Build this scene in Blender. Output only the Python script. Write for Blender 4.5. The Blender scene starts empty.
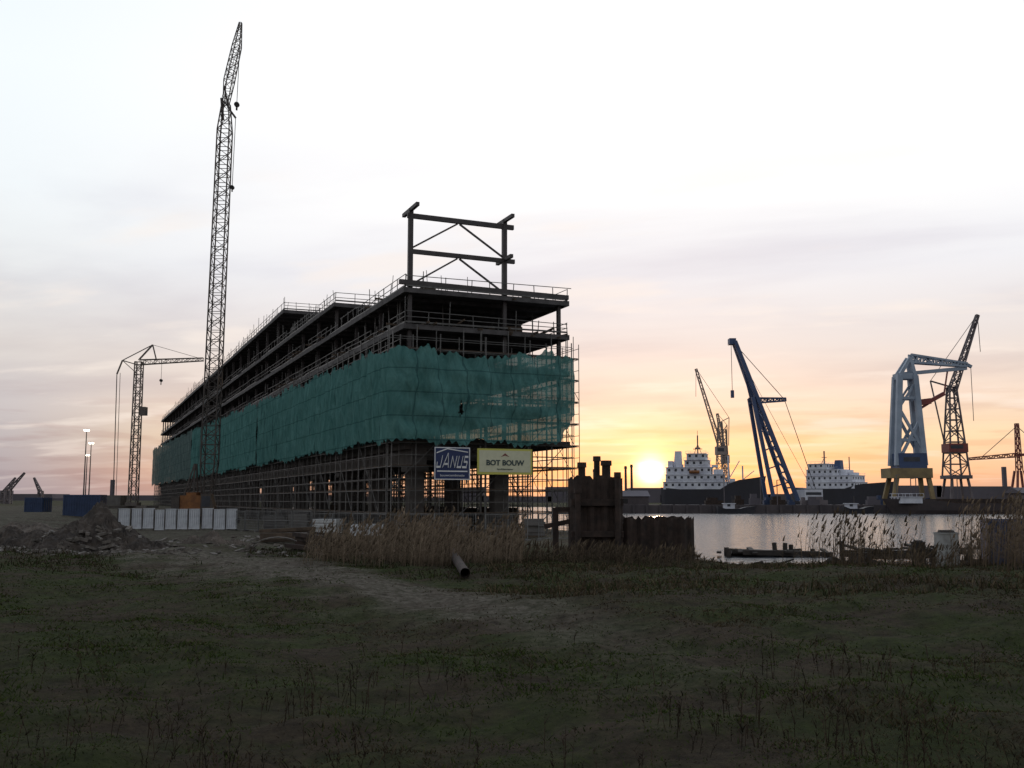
import bpy, math, random
import numpy as np
from mathutils import Vector, Matrix
random.seed(7); rng=np.random.default_rng(7)
sc=bpy.context.scene
col=sc.collection
sc.view_settings.view_transform='Standard'; sc.view_settings.look='None'; sc.view_settings.exposure=0

# ---------------------------------------------------------------- helpers
def newmat(name):
    m=bpy.data.materials.new(name); m.use_nodes=True
    return m,m.node_tree.nodes,m.node_tree.links
def mat(name,c1,c2=None,rough=.8,scale=3.,metal=0.,bump=0.,detail=6,emit=None,stretch=(1,1,1)):
    m,N,L=newmat(name); b=N['Principled BSDF']
    if c2 is None: c2=tuple(c*.6 for c in c1)
    tc=N.new('ShaderNodeTexCoord'); mp=N.new('ShaderNodeMapping'); mp.inputs['Scale'].default_value=stretch
    L.new(tc.outputs['Object'],mp.inputs[0])
    n=N.new('ShaderNodeTexNoise'); n.inputs['Scale'].default_value=scale; n.inputs['Detail'].default_value=detail
    n.inputs['Roughness'].default_value=.65
    L.new(mp.outputs[0],n.inputs['Vector'])
    r=N.new('ShaderNodeValToRGB'); r.color_ramp.elements[0].position=.35; r.color_ramp.elements[1].position=.65
    r.color_ramp.elements[0].color=(*c2,1); r.color_ramp.elements[1].color=(*c1,1)
    L.new(n.outputs['Fac'],r.inputs[0]); L.new(r.outputs[0],b.inputs['Base Color'])
    b.inputs['Roughness'].default_value=rough; b.inputs['Metallic'].default_value=metal
    if bump:
        bp=N.new('ShaderNodeBump'); bp.inputs['Strength'].default_value=bump; bp.inputs['Distance'].default_value=.1
        L.new(n.outputs['Fac'],bp.inputs['Height']); L.new(bp.outputs[0],b.inputs['Normal'])
    if emit:
        b.inputs['Emission Color'].default_value=(*emit[0],1); b.inputs['Emission Strength'].default_value=emit[1]
    return m

class MB:
    def __init__(s): s.v=[]; s.f=[]
    def add(s,vs,fs):
        o=len(s.v); s.v+= [tuple(v) for v in vs]; s.f+=[tuple(i+o for i in f) for f in fs]
    def box(s,a,b):
        x0,y0,z0=a; x1,y1,z1=b
        s.add([(x0,y0,z0),(x1,y0,z0),(x1,y1,z0),(x0,y1,z0),(x0,y0,z1),(x1,y0,z1),(x1,y1,z1),(x0,y1,z1)],
              [(0,3,2,1),(4,5,6,7),(0,1,5,4),(1,2,6,5),(2,3,7,6),(3,0,4,7)])
    def bar(s,p,q,w,h=None):
        h=h or w; p=Vector(p); q=Vector(q); d=(q-p)
        if d.length<1e-6: return
        d.normalize(); up=Vector((0,0,1)) if abs(d.z)<.9 else Vector((0,1,0))
        a=d.cross(up).normalized(); b=a.cross(d).normalized(); a*=w/2; b*=h/2
        s.add([p-a-b,p+a-b,p+a+b,p-a+b,q-a-b,q+a-b,q+a+b,q-a+b],
              [(0,3,2,1),(4,5,6,7),(0,1,5,4),(1,2,6,5),(2,3,7,6),(3,0,4,7)])
    def cyl(s,p,q,r0,r1=None,n=12,cap=True):
        r1=r0 if r1 is None else r1; p=Vector(p); q=Vector(q); d=(q-p).normalized()
        up=Vector((0,0,1)) if abs(d.z)<.9 else Vector((0,1,0))
        a=d.cross(up).normalized(); b=a.cross(d).normalized()
        vs=[]
        for k in range(n):
            t=2*math.pi*k/n; vs.append(p+(a*math.cos(t)+b*math.sin(t))*r0)
        for k in range(n):
            t=2*math.pi*k/n; vs.append(q+(a*math.cos(t)+b*math.sin(t))*r1)
        fs=[(k,(k+1)%n,n+(k+1)%n,n+k) for k in range(n)]
        if cap: fs+=[tuple(range(n))[::-1],tuple(range(n,2*n))]
        s.add(vs,fs)
    def prism(s,pts,y0,y1):   # pts in xz
        n=len(pts)
        vs=[(x,y0,z) for x,z in pts]+[(x,y1,z) for x,z in pts]
        s.add(vs,[tuple(range(n)),tuple(range(n,2*n))[::-1]]+[(k,n+k,n+(k+1)%n,(k+1)%n) for k in range(n)])
    def lattice(s,p,q,w0,w1,n,cw,bw=None):
        bw=bw or cw*.6; p=Vector(p); q=Vector(q); d=(q-p).normalized()
        up=Vector((0,1,0)) if abs(d.y)<.9 else Vector((1,0,0))
        a=d.cross(up).normalized(); b=a.cross(d).normalized()
        def c(t,i):
            w=(w0+(w1-w0)*t)/2; sa,sb=[(-1,-1),(1,-1),(1,1),(-1,1)][i%4]
            return p+(q-p)*t+a*sa*w+b*sb*w
        for i in range(4): s.bar(c(0,i),c(1,i),cw)
        for k in range(n):
            t0=k/n;t1=(k+1)/n
            for i in range(4):
                if (k+i)%2: s.bar(c(t0,i),c(t1,i+1),bw)
                else: s.bar(c(t0,i+1),c(t1,i),bw)
                s.bar(c(t1,i),c(t1,i+1),bw)
    def make(s,name,m,parent=None,smooth=False):
        me=bpy.data.meshes.new(name); me.from_pydata(s.v,[],s.f); me.update()
        if smooth: me.polygons.foreach_set('use_smooth',[True]*len(me.polygons))
        o=bpy.data.objects.new(name,me); col.objects.link(o); me.materials.append(m)
        if parent: o.parent=parent
        return o
def tag(o,label=None,cat=None,group=None,kind=None):
    if label: o["label"]=label
    if cat: o["category"]=cat
    if group: o["group"]=group
    if kind: o["kind"]=kind
    return o
def thing(name,label,cat,loc=(0,0,0),rz=0.,group=None):
    e=bpy.data.objects.new(name,None); col.objects.link(e); e.location=loc; e.rotation_euler=(0,0,rz)
    e.empty_display_size=.5
    return tag(e,label,cat,group)
def copy_thing(src,loc,rz=None,scale=None,label=None):
    def cp(o,par):
        c=o.copy(); col.objects.link(c); c.parent=par
        for ch in list(o.children):
            if ch!=c: cp(ch,c)
        return c
    kids=list(src.children); c=src.copy(); col.objects.link(c)
    for k in kids: cp(k,c)
    c.location=loc
    if rz is not None: c.rotation_euler=(0,0,rz)
    if scale: c.scale=scale
    if label: c["label"]=label
    return c
def text(body,size,m,parent,loc,name='lettering',shear=0.,sx=1.,bold=.0):
    cu=bpy.data.curves.new('t','FONT'); cu.body=body; cu.size=size; cu.extrude=.012; cu.shear=shear; cu.offset=bold
    cu.align_x='CENTER'; cu.align_y='CENTER'
    t=bpy.data.objects.new('t',cu); col.objects.link(t)
    bpy.context.view_layer.update()
    me=bpy.data.meshes.new_from_object(t.evaluated_get(bpy.context.evaluated_depsgraph_get()))
    bpy.data.objects.remove(t)
    o=bpy.data.objects.new(name,me); col.objects.link(o); me.materials.clear(); me.materials.append(m)
    o.parent=parent; o.location=loc; o.rotation_euler=(math.pi/2,0,0); o.scale=(sx,1,1)
    return o

# ---------------------------------------------------------------- materials
M_conc=mat('concrete',(.17,.155,.145),(.09,.082,.078),.9,.6,bump=.2)
M_steel=mat('dark_steel',(.075,.062,.062),(.04,.034,.034),.6,1.)
M_slab=mat('slab_concrete',(.12,.11,.11),(.055,.05,.05),.9,.8,bump=.1)
M_tube=mat('galvanised_tube',(.15,.145,.14),(.07,.065,.062),.5,2.,metal=.2)
M_board=mat('scaffold_board',(.12,.085,.06),(.06,.042,.03),.9,2.)
M_core=mat('core_wall',(.075,.068,.064),(.04,.036,.034),.9,.4)
M_rust=mat('rusty_iron',(.058,.036,.028),(.02,.014,.012),.9,1.6,bump=.6)
M_crane=mat('crane_grey',(.09,.07,.06),(.05,.04,.036),.6,2.)
M_farcrane=mat('hazed_crane_steel',(.17,.145,.15),(.11,.09,.10),.7,.3)  # far steel, base colour lightened to stand for distance haze
M_orange=mat('crane_orange',(.30,.12,.03),(.16,.06,.02),.6,1.)
M_black=mat('black_rubber',(.02,.02,.02),(.035,.03,.028),.9,2.)
M_cable=mat('wire_rope',(.05,.045,.045),None,.6,1.)
M_white=mat('white_paint',(.8,.8,.8),(.66,.66,.66),.6,.7)
M_plastic=mat('white_plastic',(.72,.74,.78),(.5,.51,.55),.5,1.3)
M_drum=mat('dirty_white_drum',(.42,.42,.41),(.26,.25,.24),.7,2.)
M_shipwhite=mat('ship_white',(.78,.79,.84),(.55,.55,.62),.6,.3)
M_hull=mat('ship_hull',(.035,.034,.045),(.03,.027,.032),.6,.1)
M_win=mat('dark_glass',(.05,.055,.07),None,.4,1.)
M_navy=mat('navy_blue_steel',(.05,.085,.19),(.035,.06,.135),.5,.3)
M_lblue=mat('pale_blue_steel',(.36,.42,.50),(.24,.29,.36),.6,.2)
M_ochre=mat('ochre_paint',(.30,.22,.10),(.18,.13,.07),.7,.3)
M_red=mat('red_paint',(.27,.06,.05),(.16,.045,.04),.6,.5)
M_bluec=mat('blue_container',(.03,.055,.13),(.018,.034,.08),.6,1.)
M_soil=mat('dug_soil',(.085,.066,.054),(.03,.024,.021),.95,1.2,bump=.9)
M_sand=mat('sandy_soil',(.15,.12,.10),(.065,.054,.045),.95,1.2,bump=.8)
M_rub=mat('broken_concrete',(.18,.155,.135),(.06,.052,.045),.95,3.,bump=.4)
M_timber=mat('wet_timber',(.05,.038,.032),(.022,.018,.016),.8,2.,bump=.5)
M_quay=mat('quay_wall',(.11,.09,.092),(.06,.05,.055),.9,.2)  # haze painted in: quay tone raised because it is far off
M_dist=mat('distant_hazed',(.13,.115,.135),(.10,.088,.10),.9,.05)  # far shore tone with air haze mixed into the colour
M_lamp=mat('lit_lamp',(.9,.9,.8),None,.4,1.,emit=((1,.93,.75),12))
M_signblue=mat('sign_blue',(.014,.03,.115),(.012,.025,.09),.5,2.)
M_cream=mat('sign_cream',(.66,.65,.46),(.58,.57,.40),.5,2.)
M_yellow=mat('sign_yellow',(.60,.57,.12),(.53,.5,.1),.5,.1)
M_text=mat('sign_text',(.04,.07,.07),(.03,.05,.05),.5,2.)
M_gal=mat('fence_wire',(.2,.2,.2),(.12,.12,.12),.5,2.,metal=.3)

def netmat(name,a,b,alpha):
    m,N,L=newmat(name); N.remove(N['Principled BSDF']); out=N['Material Output']
    tc=N.new('ShaderNodeTexCoord'); mp=N.new('ShaderNodeMapping'); L.new(tc.outputs['Object'],mp.inputs[0]); mp.inputs['Scale'].default_value=(1,1,.5)
    n=N.new('ShaderNodeTexNoise'); n.inputs['Scale'].default_value=.8; n.inputs['Detail'].default_value=10; n.inputs['Roughness'].default_value=.75; n.inputs['Distortion'].default_value=.8
    L.new(mp.outputs[0],n.inputs['Vector'])
    r=N.new('ShaderNodeValToRGB'); r.color_ramp.elements[0].position=.36; r.color_ramp.elements[1].position=.64
    r.color_ramp.elements[0].color=(*b,1); r.color_ramp.elements[1].color=(*a,1); L.new(n.outputs['Fac'],r.inputs[0])
    sp=N.new('ShaderNodeSeparateXYZ'); L.new(tc.outputs['Object'],sp.inputs[0])
    mo=N.new('ShaderNodeMath'); mo.operation='PINGPONG'; mo.inputs[1].default_value=1.; L.new(sp.outputs['Z'],mo.inputs[0])
    lt=N.new('ShaderNodeMath'); lt.operation='LESS_THAN'; lt.inputs[1].default_value=.05; L.new(mo.outputs[0],lt.inputs[0])
    ad=N.new('ShaderNodeMath'); ad.operation='ADD'; L.new(sp.outputs['X'],ad.inputs[0]); L.new(sp.outputs['Y'],ad.inputs[1])
    mo2=N.new('ShaderNodeMath'); mo2.operation='PINGPONG'; mo2.inputs[1].default_value=1.125; L.new(ad.outputs[0],mo2.inputs[0])
    lt2=N.new('ShaderNodeMath'); lt2.operation='LESS_THAN'; lt2.inputs[1].default_value=.06; L.new(mo2.outputs[0],lt2.inputs[0])
    mxx=N.new('ShaderNodeMath'); mxx.operation='MAXIMUM'; L.new(lt.outputs[0],mxx.inputs[0]); L.new(lt2.outputs[0],mxx.inputs[1])
    mx=N.new('ShaderNodeMixRGB'); mx.blend_type='MULTIPLY'; L.new(mxx.outputs[0],mx.inputs[0]); L.new(r.outputs[0],mx.inputs[1]); mx.inputs[2].default_value=(.6,.62,.64,1)
    bp=N.new('ShaderNodeBump'); bp.inputs['Strength'].default_value=.6; bp.inputs['Distance'].default_value=.5; L.new(n.outputs[0],bp.inputs['Height'])
    d=N.new('ShaderNodeBsdfDiffuse'); t=N.new('ShaderNodeBsdfTranslucent'); tr=N.new('ShaderNodeBsdfTransparent')
    L.new(bp.outputs[0],d.inputs['Normal'])
    L.new(mx.outputs[0],d.inputs[0]); L.new(mx.outputs[0],t.inputs[0])
    m1=N.new('ShaderNodeMixShader'); m1.inputs[0].default_value=.22; L.new(d.outputs[0],m1.inputs[1]); L.new(t.outputs[0],m1.inputs[2])
    m2=N.new('ShaderNodeMixShader'); m2.inputs[0].default_value=alpha; L.new(tr.outputs[0],m2.inputs[1]); L.new(m1.outputs[0],m2.inputs[2])
    L.new(m2.outputs[0],out.inputs[0]); return m
M_net=netmat('green_netting',(.15,.335,.315),(.075,.20,.19),.93)
M_net2=netmat('faded_netting',(.18,.25,.24),(.10,.155,.15),.93)

def vcolmat(name,rough=.9,trans=.25):
    m,N,L=newmat(name); N.remove(N['Principled BSDF']); out=N['Material Output']
    a=N.new('ShaderNodeAttribute'); a.attribute_name='Col'
    d=N.new('ShaderNodeBsdfDiffuse'); t=N.new('ShaderNodeBsdfTranslucent'); x=N.new('ShaderNodeMixShader'); x.inputs[0].default_value=trans
    L.new(a.outputs[0],d.inputs[0]); L.new(a.outputs[0],t.inputs[0]); L.new(d.outputs[0],x.inputs[1]); L.new(t.outputs[0],x.inputs[2]); L.new(x.outputs[0],out.inputs[0])
    return m
M_veg=vcolmat('dry_plants')

# ---------------------------------------------------------------- terrain
WPOLY=np.array([(9.8,55),(14,51.5),(20,54),(27,57),(60,59),(900,60),(900,560),(-190,560),(-98,340),(9.5,95),(12,84),(9,62)],float)
def sdf(x,y):
    x=np.asarray(x,float); y=np.asarray(y,float); d=np.full(x.shape,1e9); ins=np.zeros(x.shape,bool)
    n=len(WPOLY)
    for i in range(n):
        a=WPOLY[i]; b=WPOLY[(i+1)%n]; e=b-a
        t=np.clip(((x-a[0])*e[0]+(y-a[1])*e[1])/(e@e),0,1)
        d=np.minimum(d,np.hypot(x-a[0]-t*e[0],y-a[1]-t*e[1]))
        c=((a[1]>y)!=(b[1]>y)); 
        with np.errstate(divide='ignore',invalid='ignore'):
            xi=a[0]+(y-a[1])*e[0]/(e[1] if e[1]!=0 else 1e-9)
        ins^=(c&(x<xi))
    return np.where(ins,d,-d)
def sst(v,a,b):
    t=np.clip((v-a)/(b-a),0,1); return t*t*(3-2*t)
def H(x,y):
    x=np.asarray(x,float); y=np.asarray(y,float)
    near=np.exp(-(np.hypot(x*.5,y)/90)**2)
    z=near*(.12*np.sin(x*.55+.8*np.sin(y*.31))+.11*np.sin(y*.47+x*.21)+.05*np.sin(x*1.7+y*.9)+.045*np.sin(y*2.3-x*1.1+np.sin(x*.8))+.03*np.sin(x*4.1+1.3*y+np.sin(y*2))+.025*np.sin(5.3*y-2.2*x))
    z=z+.5*(1-sst(y,4,20))
    z=z+.28*sst(x,2,8)*sst(y,24,33)*(1-sst(y,38,46))
    z=z+.25*sst(x+.25*y,8,10)*(1-sst(y,24,34))*sst(y,12,20)
    z=z-.35*sst(x,8,12)*sst(y,44,50)
    z=z+1.3*sst(-x,38,52)*sst(y,70,100)
    z=z+1.2*sst(y,562,600)
    t=sst(sdf(x,y)+.5*np.sin(x*1.3)*near,-1.2,2.2)
    return z*(1-t)-3*t
def geo(a,b,s,g):
    o=[a]
    while o[-1]<b: o.append(o[-1]+s); s*=g
    return o
xs=np.arange(-30,30.01,.33); xr=np.array(geo(30.4,4500,.5,1.09)); xs=np.concatenate([-xr[::-1],xs,xr])
ys=np.concatenate([np.arange(-60,3,3.),np.arange(3,62,.33),np.array(geo(62.4,6000,.55,1.05))])
X,Y=np.meshgrid(xs,ys); Z=H(X,Y)
PATH=np.array([(-30,68),(-21,60),(-14,49.5),(-9,41.5),(-4.6,34),(-1.2,28),(1.4,22.5),(3.2,16)],float)
PW=np.array([3.5,5.5,6.4,6.0,5.2,4.2,3.2,2.4])
def pathmask(x,y):
    m=np.zeros(np.shape(x))
    for i in range(len(PATH)-1):
        a=PATH[i];b=PATH[i+1];e=b-a
        t=np.clip(((x-a[0])*e[0]+(y-a[1])*e[1])/(e@e),0,1); d=np.hypot(x-a[0]-t*e[0],y-a[1]-t*e[1]); w=PW[i]+(PW[i+1]-PW[i])*t
        w=w*(1+.3*np.sin(x*.9+y*.5)+.22*np.sin(y*1.9-x)+.16*np.sin(x*2.9+y*.6))
        m=np.maximum(m,(1-sst(d,w*.05,w)))
    m=m*(.35+.65*sst(y,16,34))
    yard=sst(y,56,70)*sst(-sdf(x,y),0,4)*(1-sst(y,200,400))
    return np.maximum(m,yard*.75)
nx,ny=len(xs),len(ys)
me=bpy.data.meshes.new('ground'); me.vertices.add(nx*ny)
me.vertices.foreach_set('co',np.stack([X,Y,Z],-1).ravel())
ii,jj=np.meshgrid(np.arange(nx-1),np.arange(ny-1)); a=(jj*nx+ii).ravel(); q=np.stack([a,a+1,a+1+nx,a+nx],-1)
me.loops.add(q.size); me.polygons.add(len(q)); me.loops.foreach_set('vertex_index',q.ravel()); me.polygons.foreach_set('loop_start',np.arange(len(q))*4)
me.update(calc_edges=True); me.polygons.foreach_set('use_smooth',[True]*len(q))
at=me.attributes.new('pathm','FLOAT','POINT'); at.data.foreach_set('value',pathmask(X,Y).ravel())
ground=bpy.data.objects.new('ground',me); col.objects.link(ground); tag(ground,"rough waste ground with worn sandy track and dark grass","ground",kind="structure")
m,N,L=newmat('ground_mat'); b=N['Principled BSDF']; b.inputs['Roughness'].default_value=.95; b.inputs['Specular IOR Level'].default_value=.1
tc=N.new('ShaderNodeTexCoord')
def noise(s,d=6,r=.6):
    n=N.new('ShaderNodeTexNoise'); n.inputs['Scale'].default_value=s; n.inputs['Detail'].default_value=d; n.inputs['Roughness'].default_value=r; L.new(tc.outputs['Object'],n.inputs['Vector']); return n
def ramp(n,stops):
    r=N.new('ShaderNodeValToRGB'); cr=r.color_ramp
    while len(cr.elements)<len(stops): cr.elements.new(.5)
    for e,(p,c) in zip(cr.elements,stops): e.position=p; e.color=(*c,1)
    L.new(n,r.inputs[0]); return r
n1=noise(.35,8,.65); n2=noise(3,11,.8); n3=noise(30,6,.75)
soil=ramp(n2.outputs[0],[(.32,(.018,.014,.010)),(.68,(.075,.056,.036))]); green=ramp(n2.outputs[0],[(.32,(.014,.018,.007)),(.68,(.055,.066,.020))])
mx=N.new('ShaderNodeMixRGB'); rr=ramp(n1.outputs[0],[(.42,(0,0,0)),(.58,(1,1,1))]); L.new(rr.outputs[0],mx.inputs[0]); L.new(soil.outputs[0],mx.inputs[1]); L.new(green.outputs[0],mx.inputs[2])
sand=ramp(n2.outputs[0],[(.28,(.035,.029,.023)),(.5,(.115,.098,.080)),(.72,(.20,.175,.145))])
at=N.new('ShaderNodeAttribute'); at.attribute_name='pathm'
ad=N.new('ShaderNodeMath'); ad.operation='MULTIPLY_ADD'; L.new(n1.outputs[0],ad.inputs[0]); ad.inputs[1].default_value=3.4; ad.inputs[2].default_value=-1.5
ad2=N.new('ShaderNodeMath'); ad2.operation='ADD'; L.new(ad.outputs[0],ad2.inputs[0]); L.new(at.outputs['Fac'],ad2.inputs[1])
mlr=N.new('ShaderNodeMath'); mlr.operation='MULTIPLY'; mlr.use_clamp=True; L.new(ad2.outputs[0],mlr.inputs[0]); L.new(at.outputs['Fac'],mlr.inputs[1])
n4=ramp(n2.outputs[0],[(.38,(.35,.35,.35)),(.58,(1,1,1))]); ml2=N.new('ShaderNodeMath'); ml2.operation='MULTIPLY'; L.new(mlr.outputs[0],ml2.inputs[0]); L.new(n4.outputs[0],ml2.inputs[1])
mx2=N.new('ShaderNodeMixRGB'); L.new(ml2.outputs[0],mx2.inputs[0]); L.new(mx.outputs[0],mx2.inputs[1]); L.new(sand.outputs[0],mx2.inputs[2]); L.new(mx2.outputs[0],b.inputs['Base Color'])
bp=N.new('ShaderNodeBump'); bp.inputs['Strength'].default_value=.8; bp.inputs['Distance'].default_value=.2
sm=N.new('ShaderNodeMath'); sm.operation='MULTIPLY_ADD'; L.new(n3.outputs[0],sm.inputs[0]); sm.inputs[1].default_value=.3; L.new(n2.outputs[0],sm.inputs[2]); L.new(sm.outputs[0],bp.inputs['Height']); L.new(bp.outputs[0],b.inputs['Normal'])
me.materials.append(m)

# water
wb=MB(); wb.add([(-400,40,-1),(1500,40,-1),(1500,700,-1),(-400,700,-1)],[(0,1,2,3)])
m,N,L=newmat('water_mat'); b=N['Principled BSDF']; b.inputs['Base Color'].default_value=(.05,.055,.065,1); b.inputs['Roughness'].default_value=.16; b.inputs['IOR'].default_value=1.33
tc=N.new('ShaderNodeTexCoord'); mp=N.new('ShaderNodeMapping'); mp.inputs['Scale'].default_value=(.5,1.6,1); L.new(tc.outputs['Object'],mp.inputs[0])
n=N.new('ShaderNodeTexNoise'); n.inputs['Scale'].default_value=.6; n.inputs['Detail'].default_value=5; L.new(mp.outputs[0],n.inputs['Vector'])
bp=N.new('ShaderNodeBump'); bp.inputs['Strength'].default_value=.9; bp.inputs['Distance'].default_value=.5; L.new(n.outputs[0],bp.inputs['Height']); L.new(bp.outputs[0],b.inputs['Normal'])
water=wb.make('water',m); tag(water,"rippled harbour water reflecting the dusk sky","water",kind="structure")

# ---------------------------------------------------------------- unfinished building
BO=Vector((-9.3,85,0)); ANG=math.atan2(.4,.9165)
bld=thing('unfinished_building',"long unfinished steel and concrete building wrapped in scaffolding and green netting","building",BO,ANG)
LEN=270; W=15.8
def bp2w(s,l,z=0):
    return (BO.x+s*math.cos(ANG)-l*math.sin(ANG), BO.y+s*math.sin(ANG)+l*math.cos(ANG), z)
c0=MB(); c0.box((-.65,-.6,-2.8),(.65,.6,6.0)); c0.box((-.95,-.9,5.4),(.95,.9,6.001)) 
cm=None
for k in range(23):
    for s in (1.4,9.3):
        if cm is None:
            cm=c0.make('concrete_column',M_conc,bld); o=cm
        else:
            o=cm.copy(); col.objects.link(o); o.parent=bld
        o.location=(s,1+k*12,0)
d=MB(); d.box((.1,-.2,7.3),(10.6,LEN,7.9)); 
for s in (1.4,9.3): d.box((s-.7,-.1,6.003),(s+.7,LEN-.1,7.297))
for k in range(46): d.box((2.15,.3+k*6,6.4),(8.55,.8+k*6,7.295))
d.make('concrete_deck',M_conc,bld)
levels=[(8.3,0),(11.4,0),(14.8,0),(18.2,0),(21.4,0),(24.8,26),(29.3,56)]
for z,l0 in levels:
    f=MB(); f.box((0,l0,z-.2),(W,LEN,z))
    f.box((-.12,l0-.12,z-.46),(.1,LEN,z-.003)); f.box((W-.1,l0-.12,z-.46),(W+.12,LEN,z-.003)); f.box((.103,l0-.12,z-.46),(W-.103,l0+.1,z-.203))
    y=l0+3
    while y<LEN: f.box((.105,y-.09,z-.56),(W-.105,y+.09,z-.205)); y+=3
    o=f.make('floor_slab' if z<29 else 'roof_slab',M_slab,bld)
    r=MB(); q_=random.Random(int(z*10))
    for s in (.05,W-.05):
        y=l0
        while y<LEN:
            r.bar((s,y,z-.02),(s+q_.uniform(-.1,.1),y,z+1.15+(q_.random()<.3)*q_.uniform(0,1.3)),.06); y+=2.4*q_.uniform(.8,1.2)
        for h in (.15,.6,1.1):
            y=l0
            while y<LEN:
                ln=q_.uniform(4,9)
                if q_.random()>.2: r.bar((s,y,z+h+q_.uniform(-.07,.07)),(s,min(LEN,y+ln+.3),z+h+q_.uniform(-.09,.09)),.05 if h>.2 else .13)
                y+=ln
    s=.05
    while s<W: r.bar((s,l0,z-.02),(s+q_.uniform(-.1,.1),l0,z+1.15+(q_.random()<.3)*q_.uniform(0,1.2)),.06); s+=2.25*q_.uniform(.7,1.1)
    for h in (.15,.6,1.1): r.bar((.05,l0,z+h+q_.uniform(-.1,.1)),(W-.05+q_.uniform(-3,.6)*(z>20),l0,z+h+q_.uniform(-.15,.15)),.06 if h>.2 else .14)
    if z in (11.4,14.8,18.2,21.4,24.8,29.3): r.make('guard_rail',M_tube,bld)
sc0={}
for k in range(31):
    y=.5+k*8.97; top=21.19 if y<26 else (24.59 if y<56 else 29.09)
    for s in (.6,9.6,15.1):
        key=(top,)
        if key not in sc0:
            t=MB(); t.box((-.16,-.16,8.303),(.16,-.12,top)); t.box((-.16,.12,8.303),(.16,.16,top)); t.box((-.03,-.12,8.303),(.03,.12,top))
            o=t.make('steel_column',M_steel,bld); sc0[key]=o
        else:
            o=sc0[key].copy(); col.objects.link(o); o.parent=bld
        o.location=(s,y,0)
for (a,bb,zt) in ((22,40,20.7),(48,72,24.),(84,110,28.6),(120,160,28.6),(172,210,28.6),(220,262,28.6)):
    co=MB(); co.box((4.2,a,8.31),(8.8,bb,zt)); co.make('sky_block_core',M_core,bld)  # dark inner blocks added so sky does not show through the floors
for k in range(60):
    pw=MB(); y=random.uniform(26,266); lv=random.choice([8.3,11.4,14.8,18.2]); s0=random.choice([1.5,2.5,12])
    pw.box((s0,y,lv+.005),(s0+.15,y+random.uniform(2,5),lv+2.6)); pw.make('sky_block_wall',M_core,bld)  # dark walls between floors, also added to cut off the sky
# roof frame
fr=MB(); fl=.5
for s in (.6,9.6):
    fr.bar((s,fl,21.4),(s,fl,28.6),.4)
fr.bar((.3,fl,27.95),(10.5,fl,27.95),.3,.42); fr.bar((.6,fl,24.75),(10.6,fl,24.75),.3,.38); fr.bar((-.5,fl-.4,21.85),(15.9,fl-.4,21.75),.35,.4)
for s in (.6,9.6):
    fr.bar((s,-1.5,28.5),(s,2.6,28.5),.3,.32); 
fr.bar((9.6,-1.2,24.85),(9.6,2.2,24.85),.3,.32)
rf=fr.make('roof_frame',M_steel,bld)
for (p,q) in [((.8,25.1),(5,27.7)),((9.4,25.1),(5.2,27.7)),((.9,21.9),(5,24.5)),((9.3,21.9),(5.2,24.5))]:
    t=MB(); t.bar((p[0],fl,p[1]),(q[0],fl,q[1]),.15); t.make('brace',M_steel,rf)
for k in range(50):
    fw=MB(); lv=random.choice([18.2,21.4,18.2,14.8]); s=random.uniform(1,13); y=random.uniform(1,22); w_=random.uniform(.6,2.6); d_=random.uniform(.5,2); h_=random.uniform(.25,1.1)
    fw.box((s,y,lv+.004),(s+w_,y+d_,lv+h_*.45)); fw.box((s+.1,y+.1,lv+h_*.45+.003),(s+w_*.8,y+d_*.9,lv+h_)); fw.make('stacked_formwork',M_board,bld)
for k in range(90):
    y=random.uniform(1,60); s=random.choice([.9,1.8,5,12,14.4]); lv=random.choice([14.8,18.2,18.2,11.4]); pr=MB(); pr.bar((s,y,lv+.01),(s+random.uniform(-.2,.2),y,lv+2.78),.09); pr.make('prop',M_tube,bld)
for k in range(46):
    fb=MB(); lv=random.choice([18.2,18.2,21.4,14.8]); 
    if k<20: s=random.uniform(.5,15); fb.bar((s,random.uniform(-1.1,-.3),lv-.36+random.uniform(-.1,.9)),(s+random.uniform(-.2,.2),4,lv-.35+random.uniform(.4,.9)),.12,.18)
    else: y=random.uniform(1,70); fb.bar((random.uniform(-.9,-.3),y,lv+.3),(3,y+random.uniform(-.2,.2),lv+random.uniform(.1,.5)),.12,.16)
    fb.make('formwork_beam',M_board,bld)
sbm=MB()
for k in range(200):
    if k<70: s=random.uniform(0,15.7); y=random.uniform(0,20); zz=21.4
    elif k<130: s=random.choice([.1,.3,15.5]); y=random.uniform(26,55); zz=24.8
    else: s=random.choice([.1,.5]); y=random.uniform(56,200); zz=29.3
    sbm.bar((s,y,zz),(s+random.uniform(-.2,.2),y,zz+random.uniform(.3,1.9)),.045)
tag(sbm.make('starter_bar',M_tube,bld),kind='stuff')

# scaffolding bays (9 m)
def bay(h):
    t=MB(); 
    for i in range(5):
        x=i*2.25-(.0 if i<4 else .08)
        for y in (0,1.1): t.bar((x,y,0),(x,y,h+(.7 if (i+int(y))%2 else 0)),.075)
        z=1.8
        while z<h: t.bar((x,0,z),(x,1.1,z),.06); z+=2
    z=1.8
    while z<h:
        for y in (0,1.1):
            t.bar((0,y,z),(8.92,y,z),.06)
            t.bar((0,y,z+1),(8.92,y,z+1),.05)
        z+=2
    z=0;i=0
    while z+2<h:
        t.bar((2.25*(i%4),1.12,z),(2.25*(i%4+1)-.1,1.12,z+2),.055); t.bar((2.25*((i+2)%4),-.02,z),(2.25*((i+2)%4+1)-.1,-.02,z+2),.055); z+=2; i+=1
    b=MB(); z=1.84
    while z<h: b.box((.05,.06,z+.03),(8.85,1.04,z+.09)); z+=2
    return t,b
def mkbay(h,label):
    t,b=bay(h); e=thing('scaffold_bay',label,'scaffolding',group='scaffolding around the unfinished building')
    t.make('tube_frame',M_tube,e); b.make('walkway_board',M_board,e); return e
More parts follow.
